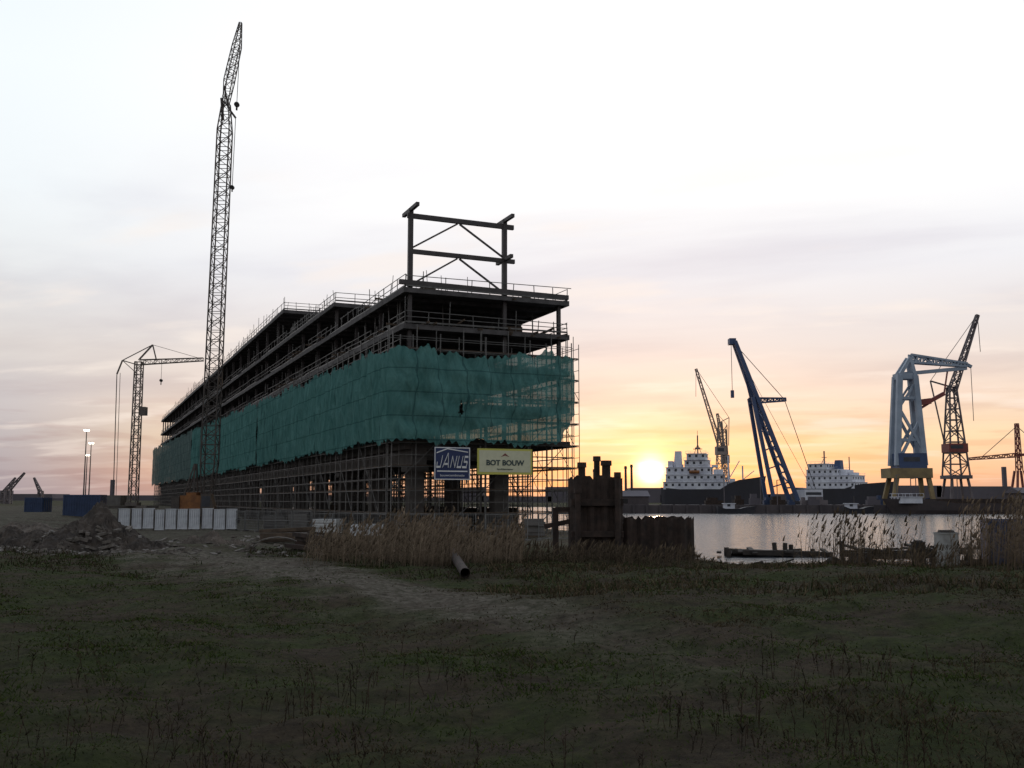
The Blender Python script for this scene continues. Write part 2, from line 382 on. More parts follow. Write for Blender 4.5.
sb=mkbay(17.2,"tall galvanised tube scaffolding bay along the concrete building side")
def place(src,s,l,rot,label=None,scale=None):
    return copy_thing(src,bp2w(s,l,0),ANG+rot,scale,label)
for k in range(30): place(sb,-.35,k*9,math.pi/2)
for k in range(30): place(sb,16.4,k*9-1.,math.pi/2,scale=(1,.5,1))
for k in range(10): 
    place(sb,5.6,k*9+3,math.pi/2,"low falsework scaffolding under the concrete deck",(.9,1.3,.36))
    if k<6: place(sb,12.6,k*9+1,math.pi/2,"low falsework scaffolding under the concrete deck",(.5,1.3,.43))
for k in range(4): place(sb,2.5,9+k*12,0,"cross falsework scaffolding under the concrete deck",(.7,1,.36))
sb.location=bp2w(-1.45,-1.5); sb.rotation_euler=(0,0,ANG); sb.scale=(.94,1,1); sb["label"]="tube scaffolding bay across the end of the building"
place(sb,7.02,-1.5,0,"tube scaffolding bay across the end of the building",(.94,1,1))
hb=MB(); hb.box((0,0,0),(2.4,.06,2.3)); hb.box((.05,.06,.3),(2.35,.14,.42)); hb.box((.05,.06,1.8),(2.35,.14,1.92)); hb0=None
for k in range(26):
    s_,l_=11.6+random.uniform(-.15,.15),2+k*2.5
    if hb0 is None:
        hb0=thing('sky_block_panel',"dark plywood panel added to block sky beneath the concrete deck","fence panel",group='added sky blocking panels under the building'); hb.make('plywood_sheet',M_board,hb0);  # dark panels added to shut out bright sky under the deck
        for xx in (.2,2.2):
            t=MB(); t.bar((xx,.7,0),(xx,.14,1.8),.08); t.make('brace',M_board,hb0)
        hb0.location=bp2w(s_,l_,0); hb0.rotation_euler=(0,0,ANG+math.pi/2)
    else: copy_thing(hb0,bp2w(s_,l_,random.uniform(-.1,.1)),ANG+math.pi/2+random.uniform(-.05,.05))

# netting
def ns(u,v,seed):
    return (math.sin(u*1.3+seed)*.4+math.sin(u*3.1+v*1.1+seed*2)*.25+math.sin(u*6.7-v*2.3+seed)*.18+math.sin(u*11.+v*3.7)*.12+math.sin(v*3.1+u*.7+seed)*.15+.09*math.sin(u*19-v*7))
def netting(fn,nu,nv,m,label,holes=()):
    mb=MB(); 
    for j in range(nv+1):
        for i in range(nu+1): mb.v.append(fn(i/nu,j/nv))
    for j in range(nv):
        for i in range(nu):
            if (i,j) in holes: continue
            a=j*(nu+1)+i; mb.f.append((a,a+1,a+nu+2,a+nu+1))
    o=mb.make('safety_netting',m,None,True); o.location=BO; o.rotation_euler=(0,0,ANG)
    return tag(o,label,'netting','green netting on the scaffolding')
def rag(d,sd=0.): return .16*abs(math.sin(d*4.3+sd))+.1*math.sin(d*9.7+sd)+.14*math.sin(d*2.3+sd*2)
def ctop(d): return 15.2+.3*abs(math.sin(d*1.4))+.3*math.sin(d*.6)+rag(d)
def cbot(d): return 7.6+.25*abs(math.sin(d*1.4))+.18*math.sin(d*.9)+rag(d,1.)
def endnet(u,v):
    s=-2.05+17.2*u; dd=17.2*u
    top=ctop(dd); bot=cbot(dd)
    if u>.8: top+=.5*math.sin((u-.8)/.2*3.1)
    if u>.9: bot+=((u-.9)/.1)**1.6*2.8
    z=bot+(top-bot)*v
    sw=abs(math.sin(s*.7+z*.28))*.22+abs(math.sin(s*.5-z*.4+1))*.2
    out=.17*ns(s*.9,z*.9,1.)+.07*math.sin(z*3.1+s*.6)+sw+.25*math.sin(v*3.1)+.22*max(0,1-v*5)
    k=min(1,dd/1.2)
    return (s,-2.05-max(out,-.1)*k,z)
holes=set()
for (i,j) in [(58,18),(58,19),(59,17),(59,18),(59,19),(59,20),(59,21),(60,18),(60,19),(60,20),(58,20),(60,17),(59,22),(57,17),(61,18),(59,23),(58,21),(58,16),(60,21),(59,24),(60,22)]: holes.add((i,j))
netting(endnet,160,50,M_net,"green safety netting sagging over the end scaffolding",holes)
def sidenet(l0,l1,seed,zt0,zt1):
    def f(u,v):
        l=l0+(l1-l0)*u; dd=l-l0; w=min(1,dd/6) if seed<1 else 1
        top=(zt0+(zt1-zt0)*u+.2*math.sin(l*.35+seed)+.3*abs(math.sin(l*.7))+rag(l,seed)*1.4)*w+ctop(-dd)*(1-w)
        bot=(7.6+.22*math.sin(l*.28+seed)+.22*abs(math.sin(l*.7))+rag(l,seed+2))*w+cbot(-dd)*(1-w)
        z=bot+(top-bot)*v; out=.17*ns(l*.6,z*.6,seed)+.1*math.sin(v*3.1)+.16*abs(math.sin(l*1.4))
        k=min(1,dd/1.2) if seed<1 else 1
        return (-2.05-max(out,-.1)*k,l,z)
    return f
netting(sidenet(-2.05,62,.3,15.3,16.4),300,30,M_net,"green safety netting stretched along the side scaffolding")
netting(sidenet(62.1,150,2.3,16.4,18.0),280,20,M_net,"green safety netting stretched along the side scaffolding")
netting(sidenet(150.1,270,4.1,18.,19.5),200,16,M_net2,"faded grey green netting on far side scaffolding")

# signs on end scaffolding
def sign(name,label,s0,z0,w,h,mb):
    e=thing(name,label,'sign',bp2w(s0,-3.1,z0),ANG)
    t=MB(); t.box((0,0,0),(w,.08,h)); t.make('board',mb,e)
    for x in (.3,w-.3):
        t=MB()
        t.bar((x,.12,-.3),(x,.12,h+.2),.07); t.bar((x,.12,.3),(x,1.6,.3),.06); t.bar((x,.12,h-.2),(x,1.6,h-.2),.06); t.make('bracket',M_tube,e)
    return e
s1=sign('company_sign',"square dark blue building company sign with white lettering",1.75,4.65,3.2,2.75,M_signblue)
def strokes(par,lines,w=.17):
    t=MB()
    sh=lambda p:(p[0]+(p[1]-1.5)*.22,p[1])
    for (a,b) in lines: a=sh(a); b=sh(b); t.bar((a[0],-.02,a[1]),(b[0],-.02,b[1]),.03,w)
    t.make('letter',M_white,par)
y0_,y1_=1.08,1.95
strokes(s1,[((.6,y1_+.08),(.6,y0_-.08)),((.6,y0_),(.25,y0_)),((.28,y0_),(.25,y0_+.42))])
strokes(s1,[((.8,y0_-.05),(1.06,y1_+.3)),((1.06,y1_+.3),(1.32,y0_-.05)),((.9,y0_+.25),(1.22,y0_+.25))])
strokes(s1,[((1.5,y0_-.06),(1.5,y1_+.06)),((1.5,y1_),(1.88,y0_)),((1.88,y0_-.06),(1.88,y1_+.06))])
strokes(s1,[((2.08,y1_+.06),(2.08,y0_-.08)),((2.08,y0_),(2.42,y0_)),((2.42,y0_-.08),(2.42,y1_+.06))])
strokes(s1,[((2.92,y1_),(2.6,y1_)),((2.61,y1_),(2.62,y0_+.45)),((2.6,y0_+.45),(2.92,y0_+.45)),((2.91,y0_+.45),(2.9,y0_)),((2.95,y0_),(2.56,y0_))])
t=MB(); t.prism([(.2,2.2),(1.15,2.56),(3.0,2.3),(3.0,2.38),(1.15,2.66),(.2,2.3)],-.02,-.003); t.make('emblem',M_white,s1)
t=MB(); t.box((.25,-.015,.68),(2.95,-.003,.78)); t.make('underline',M_white,s1)
text('bouwcombinatie',.26,M_white,s1,(1.6,-.012,.38),sx=1.25)
t=MB(); t.box((.02,-.01,.02),(3.18,-.003,.1)); t.box((.02,-.01,2.65),(3.18,-.003,2.73)); t.box((.02,-.009,.1),(.1,-.003,2.65)); t.box((3.1,-.009,.1),(3.18,-.003,2.65)); t.make('border',M_white,s1)
s2=sign('contractor_sign',"wide cream and yellow building contractor sign",5.6,5.15,5.1,2.2,M_yellow)
t=MB(); t.box((.16,-.012,.2),(4.94,-.003,2.04)); t.make('panel',M_cream,s2)
text('BOT BOUW',.62,M_text,s2,(2.55,-.028,.98),sx=1.05,bold=.02)
text('hoofdaannemer',.2,M_text,s2,(2.55,-.028,.46),sx=1.2)
t=MB(); t.prism([(2.15,1.5),(2.55,1.82),(2.95,1.5),(2.55,1.62)],-.025,-.014); t.make('emblem',M_red,s2)

# ---------------------------------------------------------------- tall crawler crane
cr=thing('crawler_crane',"very tall lattice boom crawler crane with orange body","crane",(-40,130,float(H(-40,130))-.4))
t=MB(); t.lattice((.3,0,2.2),(.6,0,8),.8,1.8,4,.14,.07); t.lattice((.6,0,8),(1.1,0,53),1.8,1.6,36,.15,.075); t.lattice((1.1,0,53),(1.15,0,56.8),1.6,.9,3,.14,.07); t.make('main_boom',M_crane,cr)
t=MB(); t.lattice((1.1,0,56.4),(1.45,0,60),.6,1.15,3,.11,.06); t.lattice((1.45,0,60),(2.35,0,65),1.15,1.0,7,.11,.06); t.lattice((2.35,0,65),(2.75,0,68.4),1.0,.3,4,.11,.06); t.make('fly_jib',M_crane,cr)
t=MB(); t.bar((.8,0,54.5),(.5,0,57.6),.3); t.bar((1.4,0,56.3),(2.5,0,54.8),.25); t.bar((.8,0,57.2),(2.5,0,54.9),.18); t.bar((1.4,0,56.7),(.8,0,59.3),.2); t.make('jib_strut',M_crane,cr)
t=MB(); t.bar((2.8,0,68.2),(2.6,0,57),.07); t.bar((2.5,0,54.7),(2.35,0,45.3),.07); t.bar((.5,0,57.4),(2.6,0,68.),.05); t.bar((.8,0,59.2),(2.5,.3,65),.05); t.bar((.5,.3,57.3),(-.9,.3,8),.04); t.make('hoist_rope',M_cable,cr)
t=MB(); t.cyl((2.6,-.2,56.7),(2.6,.2,56.7),.35,n=10); t.bar((2.6,0,56.5),(2.6,0,55.9),.2); t.make('hook_block',M_black,cr)
t=MB(); t.cyl((2.35,-.2,45.1),(2.35,.2,45.1),.28); t.bar((2.35,0,45),(2.35,0,44.5),.15); t.make('hook_block',M_black,cr)
for y in (-2.4,2.4):
    t=MB(); t.prism([(-4,.3),(-3.6,0),(3.6,0),(4,.3),(4,.9),(3.6,1.2),(-3.6,1.2),(-4,.9)],y-.5,y+.5); t.make('crawler_track',M_black,cr)
t=MB(); t.box((-2.,-1.9,.5),(2.,1.9,1.3)); t.make('undercarriage',M_black,cr)
t=MB(); t.box((-2.6,-1.5,1.35),(.2,1.5,3.9)); t.box((-1.9,-1.2,3.89),(-.6,1.2,4.3)); t.make('machinery_house',M_orange,cr)
t=MB(); t.box((-3.6,-1.7,1.5),(-2.61,1.7,3.8)); t.make('counterweight',M_crane,cr)
t=MB(); t.prism([(.5,1.4),(2.0,1.4),(2.2,2.4),(1.7,4.1),(.5,4.1)],-2.9,-1.55); cab=t.make('cab',M_crane,cr)
t=MB(); t.box((.7,-2.93,2.5),(1.7,-2.903,3.8)); t.make('window',M_win,cab)
t=MB(); t.bar((-1.,-.8,3.6),(-1.2,-.4,8),.18); t.bar((-1.,.8,3.6),(-1.2,.4,8),.18); t.bar((-2.4,-.8,3.6),(-1.2,-.4,8),.16); t.bar((-2.4,.8,3.6),(-1.2,.4,8),.16); t.make('gantry',M_crane,cr)

# ---------------------------------------------------------------- small tower crane
tw=thing('tower_crane',"slender self erecting tower crane with short horizontal jib","crane",(-75.6,200,float(H(-75.6,200))))
M_tcr=mat('tower_crane_paint',(.15,.125,.11),(.09,.076,.068),.6,1.)
t=MB(); t.lattice((0,0,1.),(0,0,29.5),1.5,1.3,22,.19,.10); t.make('mast',M_tcr,tw)
t=MB(); t.lattice((0,0,29.4),(13,0,30.),1.,.6,12,.14,.08); t.make('jib',M_tcr,tw)
t=MB(); t.bar((0,0,30.),(2.6,0,33),.28); t.bar((2.6,0,33),(3.5,0,29.8),.22); t.bar((2.6,0,33),(-3.4,0,29.8),.16); t.bar((-3.4,0,29.8),(0,0,28.8),.2); t.bar((-3.4,0,29.8),(-4.4,0,27),.25); t.bar((0,0,26.8),(-3.4,0,29.8),.13); t.make('apex_strut',M_tcr,tw)
t=MB(); t.bar((2.6,0,33),(12.,0,30.3),.08); t.bar((-4.4,0,27),(-4.0,0,2.),.13); t.bar((-3.9,.4,27.3),(-3.6,.4,2.),.08); t.bar((4.6,0,29.7),(4.6,0,26),.06); t.make('stay_rope',M_cable,tw)
t=MB(); t.box((.7,-.7,18.6),(1.9,.7,20.3)); t.make('operator_cab',M_tcr,tw)
t=MB(); t.box((-4.8,-1.6,.6),(-1.9,1.6,2.6)); t.make('counterweight',M_conc,tw)
t=MB(); t.bar((-4,-3,.3),(4,3,.3),.5); t.bar((-4,3,.3),(4,-3,.3),.5); t.box((-1.2,-1.2,.5),(1.2,1.2,1.2)); t.make('chassis',M_tcr,tw)
t=MB(); t.cyl((4.6,-.2,25.7),(4.6,.2,25.7),.3); t.bar((4.6,0,25.6),(4.6,0,24.8),.15); t.make('hook_block',M_black,tw)

def lampmast(x,y,h,label):
    e=thing('light_mast',label,'street lamp',(x,y,float(H(x,y))),group='lit lamps on tall poles')
    t=MB(); t.cyl((0,0,0),(0,0,h),.15,.08,8); t.bar((-.3,0,h),(.3,0,h),.1); t.make('pole',M_tube,e)
    for dx in (-.22,.22):
        t=MB(); t.box((dx-.2,-.2,h-.3),(dx+.2,.2,h-.06)); t.make('lamp_head',M_lamp,e)
lampmast(-77,180,14.4,"tall grey pole with two lit white lamps"); lampmast(-84.5,200,13.2,"tall grey pole with two lit white lamps"); lampmast(-92,216,11.5,"shorter grey pole with two lit lamps")

# containers
def container(name,loc,rz,L_,h,m,label,group=None):
    e=thing(name,label,'container',loc,rz,group)
    t=MB(); t.box((0,0,.15),(L_,2.4,h))
    k=.2
    while k<L_-.2: t.box((k,-.04,.3),(k+.14,.001,h-.2)); k+=.28
    t.box((-.03,-.06,0),(.12,2.46,h+.03)); t.box((L_-.12,-.06,0),(L_+.03,2.46,h+.03)); t.box((.12,-.055,h-.15),(L_-.12,.002,h+.025)); t.box((.12,-.055,0.004),(L_-.12,.002,.18)); t.make('body',m,e)
    for y in (.5,1.0,1.5,1.95):
        t=MB(); t.bar((L_+.06,y,.2),(L_+.06,y,h-.1),.05); t.make('door_bar',M_tube,e)
    return e
g='containers on the building site'
container('shipping_container',(-51.,114,float(H(-51,114))-.4),0.1,4.0,2.7,M_bluec,"dark blue corrugated steel site container",g)
container('shipping_container',(-69,142,float(H(-69,142))-.4),-.1,2.6,2.4,M_bluec,"small blue container near the harbour edge",g)
container('blue_skip',(24.6,52,-.6),-.3,1.8,2.6,M_bluec,"faded blue steel box half hidden by reeds",None)

# white barrier panels
t=MB(); t.box((0,0,.12),(1.12,.06,1.95))
for k in range(5): t.box((.08+k*.215,-.09,.15),(.16+k*.215,.002,1.9))
t.box((0,-.1,1.94),(1.12,.08,2.0)); t.box((0,-.06,.0),(1.12,.08,.13))
e0=thing('barrier_panel',"white ribbed plastic barrier panel standing in a row","fence panel",group='white barrier panels by the track')
t.make('ribbed_sheet',M_plastic,e0)
t=MB(); t.box((-.06,-.14,-.05),(.0,.1,2.04)); t.make('post',M_crane,e0)
for x in (.15,.95): t=MB(); t.box((x-.1,-.3,-.1),(x+.1,.35,-.003)); t.make('foot',M_conc,e0)
for k in range(10):
    x=-39.2+k*1.18; y=100+.25*math.sin(k*.9)+.2*(k%2); z=float(H(x,y))+.1
    if k==0: e0.location=(x,y,z)
    else: copy_thing(e0,(x,y,z+random.uniform(-.09,.09)),random.uniform(-.14,.14))
# steel mesh fence panels
t=MB()
for z in (.15,1.1,1.95): t.bar((0,0,z),(3.4,0,z),.05)
for x in (0,3.4): t.bar((x,0,0),(x,0,2.),.055)
for k in range(1,17): t.bar((k*.2,0,.15),(k*.2,0,1.95),.018)
for k in range(1,8): t.bar((0,0,.15+k*.24),(3.4,0,.15+k*.24),.015)
f0=thing('mesh_fence_panel',"temporary galvanised steel mesh fence panel on block feet","fence panel",group='temporary site fence')
t.make('wire_mesh',M_gal,f0)
for x in (0,3.4): t=MB(); t.box((x-.12,-.35,-.05),(x+.12,.35,.12)); t.make('foot',M_conc,f0)
pts=[(-28,101),(-24,95),(-15,84),(-6,78),(2,75),(9,77)]
first=True
for a,b in zip(pts[:-1],pts[1:]):
    a=Vector(a);b=Vector(b);n=max(1,int((b-a).length/3.5)); an=math.atan2((b-a).y,(b-a).x)
    for k in range(n):
        p=a+(b-a)*k/n; z=float(H(p.x,p.y))
        if first: f0.location=(p.x,p.y,z); f0.rotation_euler=(0,0,an); first=False
        else: copy_thing(f0,(p.x,p.y,z),an+random.uniform(-.06,.06))

# ---------------------------------------------------------------- rusty mooring block
ru=thing('rusty_mooring_block',"massive rusty sheet pile mooring block with protruding piles","mooring structure",(3.2,52,0),.0)
t=MB()
def sheetwall(mb,p,q,z0,z1,amp=.16,n=None):
    p=Vector(p);q=Vector(q);L_=(q-p).length;n=n or max(3,int(L_/.32)); d=(q-p)/L_; nn=Vector((d.y,-d.x,0))
    vs=[]
    for k in range(n*2+1):
        o=amp if (k//1)%4 in (1,2) else 0
        w=p+d*(L_*k/(n*2))+nn*o; zz=z1+random.uniform(-.14,.14)
        vs+= [(w.x,w.y,z0),(w.x,w.y,zz)]
    mb.add(vs,[(2*k,2*k+2,2*k+3,2*k+1) for k in range(n*2)])
for (a,b) in [((0,0,0),(2.4,0,0)),((2.4,0,0),(2.4,2.6,0)),((2.4,2.6,0),(0,2.6,0)),((0,2.6,0),(0,0,0))]: sheetwall(t,a,b,-2,4.15)
t.box((.1,.1,3.3),(2.3,2.5,3.85)); t.box((-.15,-.28,2.7),(2.55,.05,3.05)); t.box((-.15,-.28,1.1),(2.55,.05,1.4)); t.make('sheet_pile_box',M_rust,ru)
t=MB(); 
for (a,b) in [((2.6,.3,0),(6.1,.3,0)),((6.1,.3,0),(6.1,2.3,0)),((6.1,2.3,0),(2.6,2.3,0))]: sheetwall(t,a,b,-2,2.05,.2)
t.box((2.6,.45,1.5),(6.0,2.2,1.8)); t.make('low_sheet_pile_wall',M_rust,ru)
for (x,y,h,r) in [(.45,.8,4.95,.2),(1.3,1.4,5.3,.17),(1.75,.9,5.05,.24),(.15,-.4,3.6,.16),(2.2,-.45,4.4,.15)]:
    t=MB(); t.cyl((x,y,-1.5),(x+.04,y,h),r,r*.95,10); t.cyl((x+.04,y,h-.25),(x+.04,y,h+.02),r*1.25,r*1.2,10); t.make('pile',M_rust,ru)
t=MB(); t.bar((-.9,1,0),(-.9,1,2.6),.3); t.bar((-.9,1,2.5),(.0,1,2.5),.25); t.bar((-1.5,1.1,1.6),(0,1.1,1.9),.25); t.make('waling_beam',M_rust,ru)

def timberjetty(loc,L_,rz,label,n=16,up=.3):
    e=thing('timber_jetty',label,'jetty',loc,rz)
    for k in range(6):
        t=MB(); x0=random.uniform(-.5,L_*.5); t.bar((x0,k*.5,random.uniform(-.15,.15)),(min(L_,x0+random.uniform(2,L_*.7)),k*.5+random.uniform(-.8,.8),random.uniform(-.35,.35)),random.uniform(.25,.45)); t.make('beam',M_timber,e)
    t=MB()
    for k in range(n):
        if random.random()<.3: continue
        x=L_*k/n+random.uniform(-.3,.3); a=random.uniform(-.6,.6); t.bar((x,random.uniform(-.6,.2),up+random.uniform(-.15,.1)),(x+a,random.uniform(1.4,2.6),up+random.uniform(-.3,.25)),random.uniform(.2,.5),.14)
    t.make('decking',M_timber,e)
    for k in range(6):
        t=MB(); x=random.uniform(0,L_); yy_=random.uniform(0,2.); t.cyl((x,yy_,-2.5),(x+random.uniform(-.3,.3),yy_,random.uniform(.1,.8)),.17,n=8); t.make('pile',M_timber,e)
timberjetty((14.5,71,-.75),10.,.03,"collapsed dark timber jetty low in the water",12,.1)
timberjetty((21,65,-.45),9.5,.06,"broken dark timber landing stage with raised piles",22)
heaps_late=[]
dr=thing('white_drum',"dirty white steel drum standing at the water edge","drum",(22.,51.0,float(H(22,51.0))-.05))
t=MB(); t.cyl((0,0,0),(0,0,1.8),.58,.58,20)
for z in (.5,1.2,1.77): t.cyl((0,0,z-.03),(0,0,z+.03),.61,.61,20)
t.make('body',M_drum,dr); t=MB(); t.cyl((0,0,1.801),(0,0,1.92),.42,.36,16); t.make('lid',M_timber,dr)
dr2=copy_thing(dr,(20.8,51.6,float(H(20.8,51.6))),0,(.6,.6,.7),"small dark drum beside the white drum"); dr2.name='dark_drum'
for ch in dr2.children:
    if ch.name.startswith('body'): ch.data=ch.data.copy(); ch.data.materials[0]=M_timber

p=thing('rusty_pipe',"rusty steel pipe lying in the grass","pipe",(-3.0,50,.35))
t=MB(); a=Vector((0,0,.1)); b=Vector((1.15,-10,float(H(-1.85,40))-.1)); t.cyl(a,b,.2,n=14,cap=False); t.cyl(b,a,.17,n=14,cap=False); t.cyl(b,b+Vector((.007,-.06,0)),.22,n=14,cap=False); t.make('pipe_wall',M_rust,p)
def pile(loc,n,L_,rz,m,label,name='beam_pile'):
    e=thing(name,label,'pile',loc,rz)
    for k in range(n):
        t=MB(); y=random.uniform(-1,1); z=.15+.22*(k%4); a=random.uniform(-.3,.3); t.bar((-L_/2,y-a,z),(L_/2,y+a,z+random.uniform(0,.25)),.24); t.make('beam',m,e)
pile((-11.6,60,float(H(-11.6,60))),11,3.4,2.4,M_rust,"heap of rusty beams dumped beside the track")
pile((-9.6,57,float(H(-9.6,57))),6,3.0,-.5,M_timber,"loose dark beams dumped beside the track")
pile((-16,72,float(H(-16,72))),8,4.,.3,M_board,"stack of used timber planks on the yard")
t=MB()
for k in range(9):
    a0=.1+k*.3;a1=a0+.3; t.bar((-1.6*math.cos(a0),0,.9*math.sin(a0)),(-1.6*math.cos(a1),0,.9*math.sin(a1)),.7,.07)
cp=t.make('curved_steel_sheet',M_rub); cp.location=(-14.2,61,float(H(-14.2,61))-.1); cp.rotation_euler=(0,0,.2); tag(cp,"pale curved steel sheet lying on the ground","scrap")
stk=[(-17.5,88,2.4,1.2,M_white,"stack of pale boards on the site"),(-20.5,92,1.8,1.5,M_conc,"grey crate on the building site"),(-13,82,2.6,.9,M_plastic,"white wrapped pallet load on the site"),(-5.5,80.5,2.2,1.5,M_board,"stack of scaffold boards on the site"),(-24,97,2,1.3,M_conc,"grey tool crate by the fence"),(1,80,1.6,1.3,M_conc,"concrete blocks stacked by the fence"),(-10,86,3,1.6,M_board,"stack of timber formwork under the building"),(-3,90,3,1.8,M_conc,"concrete parts stacked under the building")]
for k in range(12):
    w3=bp2w(random.uniform(1,10),random.uniform(1,60)); stk.append((w3[0],w3[1],random.uniform(1.5,3),random.uniform(1,2.3),random.choice([M_board,M_conc,M_core]),"dark stack of building materials under the deck"))
for i,(x,y,w,h,m,lb) in enumerate(stk):
    e=thing('material_stack',lb,'building materials',(x,y,float(H(x,y))),random.uniform(-.4,.4),'stacks of building materials'); t=MB()
    for k in range(5): t.box((random.uniform(-.1,.1),random.uniform(-.1,.1),.15+k*h/5),(w+random.uniform(-.1,.1),1.2,.16+(k+1)*h/5))
    t.make('load',m,e); t=MB(); t.box((0.02,.02,.1),(w-.02,1.13,.14))
    for yy in (0,.5,1.): t.box((0,yy,0),(w,yy+.15,.145))
    t.make('pallet',M_board,e)

# heaps
def heap(name,loc,rx,ry,h,m,label,seed):
    t=MB(); n=80; r_=np.random.default_rng(seed)
    nz=r_.uniform(-1,1,(n+1,n+1))
    for j in range(n+1):
        for i in range(n+1):
            u=i/n*2-1; v=j/n*2-1; r=math.hypot(u,v); 
            e=.9+.16*math.sin(math.atan2(v,u)*3+seed)+.1*math.sin(math.atan2(v,u)*7+seed*2)
            k=max(0,1-(r/e)**1.3); z=h*(k**1.1)*(1+.28*math.sin(u*6+seed)*math.cos(v*5))+nz[j,i]*.14*min(1,k*6)+.2*math.sin(u*15+v*5)*k-.25
            t.v.append((u*rx,v*ry,z))
    for j in range(n):
        for i in range(n): a=j*(n+1)+i; t.f.append((a,a+1,a+n+2,a+n+1))
    o=t.make(name,m); o.location=loc; return tag(o,label,'heap')
heap('soil_heap',(-26,62.5,0),4.8,4.2,2.35,M_soil,"tall heap of dug brown soil and rubble",1)
heap('soil_heap',(-31.5,66,.0),4.5,3.5,1.4,M_soil,"low heap of dug brown soil beside a taller heap",4)
heap('sand_heap',(-40,84,.2),6,5,1.0,M_sand,"pale sand heap on the building site",3)
heap('soil_heap',(-20.5,68,0),4.,3.,.8,M_sand,"low spread heap of sandy soil beside the track",8)
heap('debris_heap',(19.5,57.5,-1.0),3.6,1.6,1.0,M_timber,"low dark heap of wet debris at the water edge",5)
ch=MB()
for k in range(760):
    x=random.uniform(-38,-4); y=random.uniform(54,80)
    if k%3==0: x=-26+random.gauss(0,2.8); y=59+random.gauss(0,1.5)
    z=float(H(x,y)); s=random.uniform(.06,.28)
    if (x+26)**2/18+(y-62.5)**2/17<1: z+=2.1*max(0,1-(math.hypot((x+26)/4.3,(y-62.5)/3.8))**1.3)-.05
    a=random.uniform(0,3); dx=Vector((math.cos(a),math.sin(a),random.uniform(-.4,.4))).normalized()*s
    ch.bar(Vector((x,y,z+s*.2))-dx,Vector((x,y,z+s*.2))+dx,s*random.uniform(.5,1.4),s*random.uniform(.3,.8))
o=ch.make('rubble',M_rub); tag(o,"scattered broken concrete and brick rubble","rubble",kind="stuff")
ch=MB()
for k in range(170):
    x=random.uniform(12,27); y=random.uniform(50.5,56)+.25*(x-12)*.6; z=max(float(H(x,y)),-1.05); s=random.uniform(.15,.8); a=random.uniform(-.7,.7)
    dx=Vector((math.cos(a),math.sin(a),random.uniform(-.3,.3))).normalized()*s; ch.bar(Vector((x,y,z+.06))-dx,Vector((x,y,z+.06))+dx,random.uniform(.06,.25),random.uniform(.06,.2))
tag(ch.make('driftwood',M_timber),"dark driftwood and debris along the water edge","debris",kind="stuff")

# ---------------------------------------------------------------- far harbour
q=MB(); q.box((24,300,-3),(430,322,1.5)); 
x=24
while x<430: q.box((x,299.4,-2),(x+.7,300.01,1.6)); x+=4
o=q.make('quay',M_quay); tag(o,"dark quay wall with timber fenders","quay",kind="structure")
bk=MB()
rr_=random.Random(3)
x=-1800
while x<2200:
    w=rr_.uniform(15,60); h=rr_.uniform(4,14) ; bk.box((x,760,0),(x+w,790,h)); x+=w*.93
    if rr_.random()<.25: bk.box((x,765,0),(x+2.5,768,h+rr_.uniform(6,18)))
o=bk.make('distant_shore_buildings',M_dist); tag(o,"far low strip of sheds and trees along the shore","shoreline",kind="stuff")

def shed(x0,x1,y0,y1,h,label,m=M_quay):
    e=thing('harbour_shed',label,'shed',(x0,y0,1.5)); w=x1-x0; t=MB(); t.box((0,0,0),(w,y1-y0,h)); t.make('wall',m,e)
    t=MB(); t.add([(-.5,-.5,h+.01),(w+.5,-.5,h+.01),(w+.5,(y1-y0)/2,h+1.8),(-.5,(y1-y0)/2,h+1.8),(w+.5,y1-y0+.5,h+.01),(-.5,y1-y0+.5,h+.01)],[(0,1,2,3),(3,2,4,5),(1,4,2),(0,3,5)]); t.make('roof',M_dist,e)
    k=2
    while k<w-4: t=MB(); t.box((k,-.08,.5),(k+2.6,-.003,h-.8)); t.make('door',M_black,e); k+=6
shed(25,42,308,320,2.6,"low dark harbour shed on the quay")
shed(158,205,310,321,3.6,"long dark shed on the quay")
def chimney(x,y,h,r):
    e=thing('chimney',"dark slender industrial chimney stack","chimney",(x,y,1.5),group='chimney stacks behind the quay'); t=MB(); t.cyl((0,0,-1),(0,0,h),r,r*.8,10); t.cyl((0,0,h-.6),(0,0,h),r*1.05,r*1.05,10); t.make('shaft',M_quay,e); t=MB(); t.cyl((0,0,h+.003),(0,0,h+.3),r*.9,r*.9,10); t.make('cap',M_black,e)
for px,h in ((26.4,11),(31.,13.5),(36.5,12),(38.4,12.5),(29,9)): chimney(px,321.,h,.45)

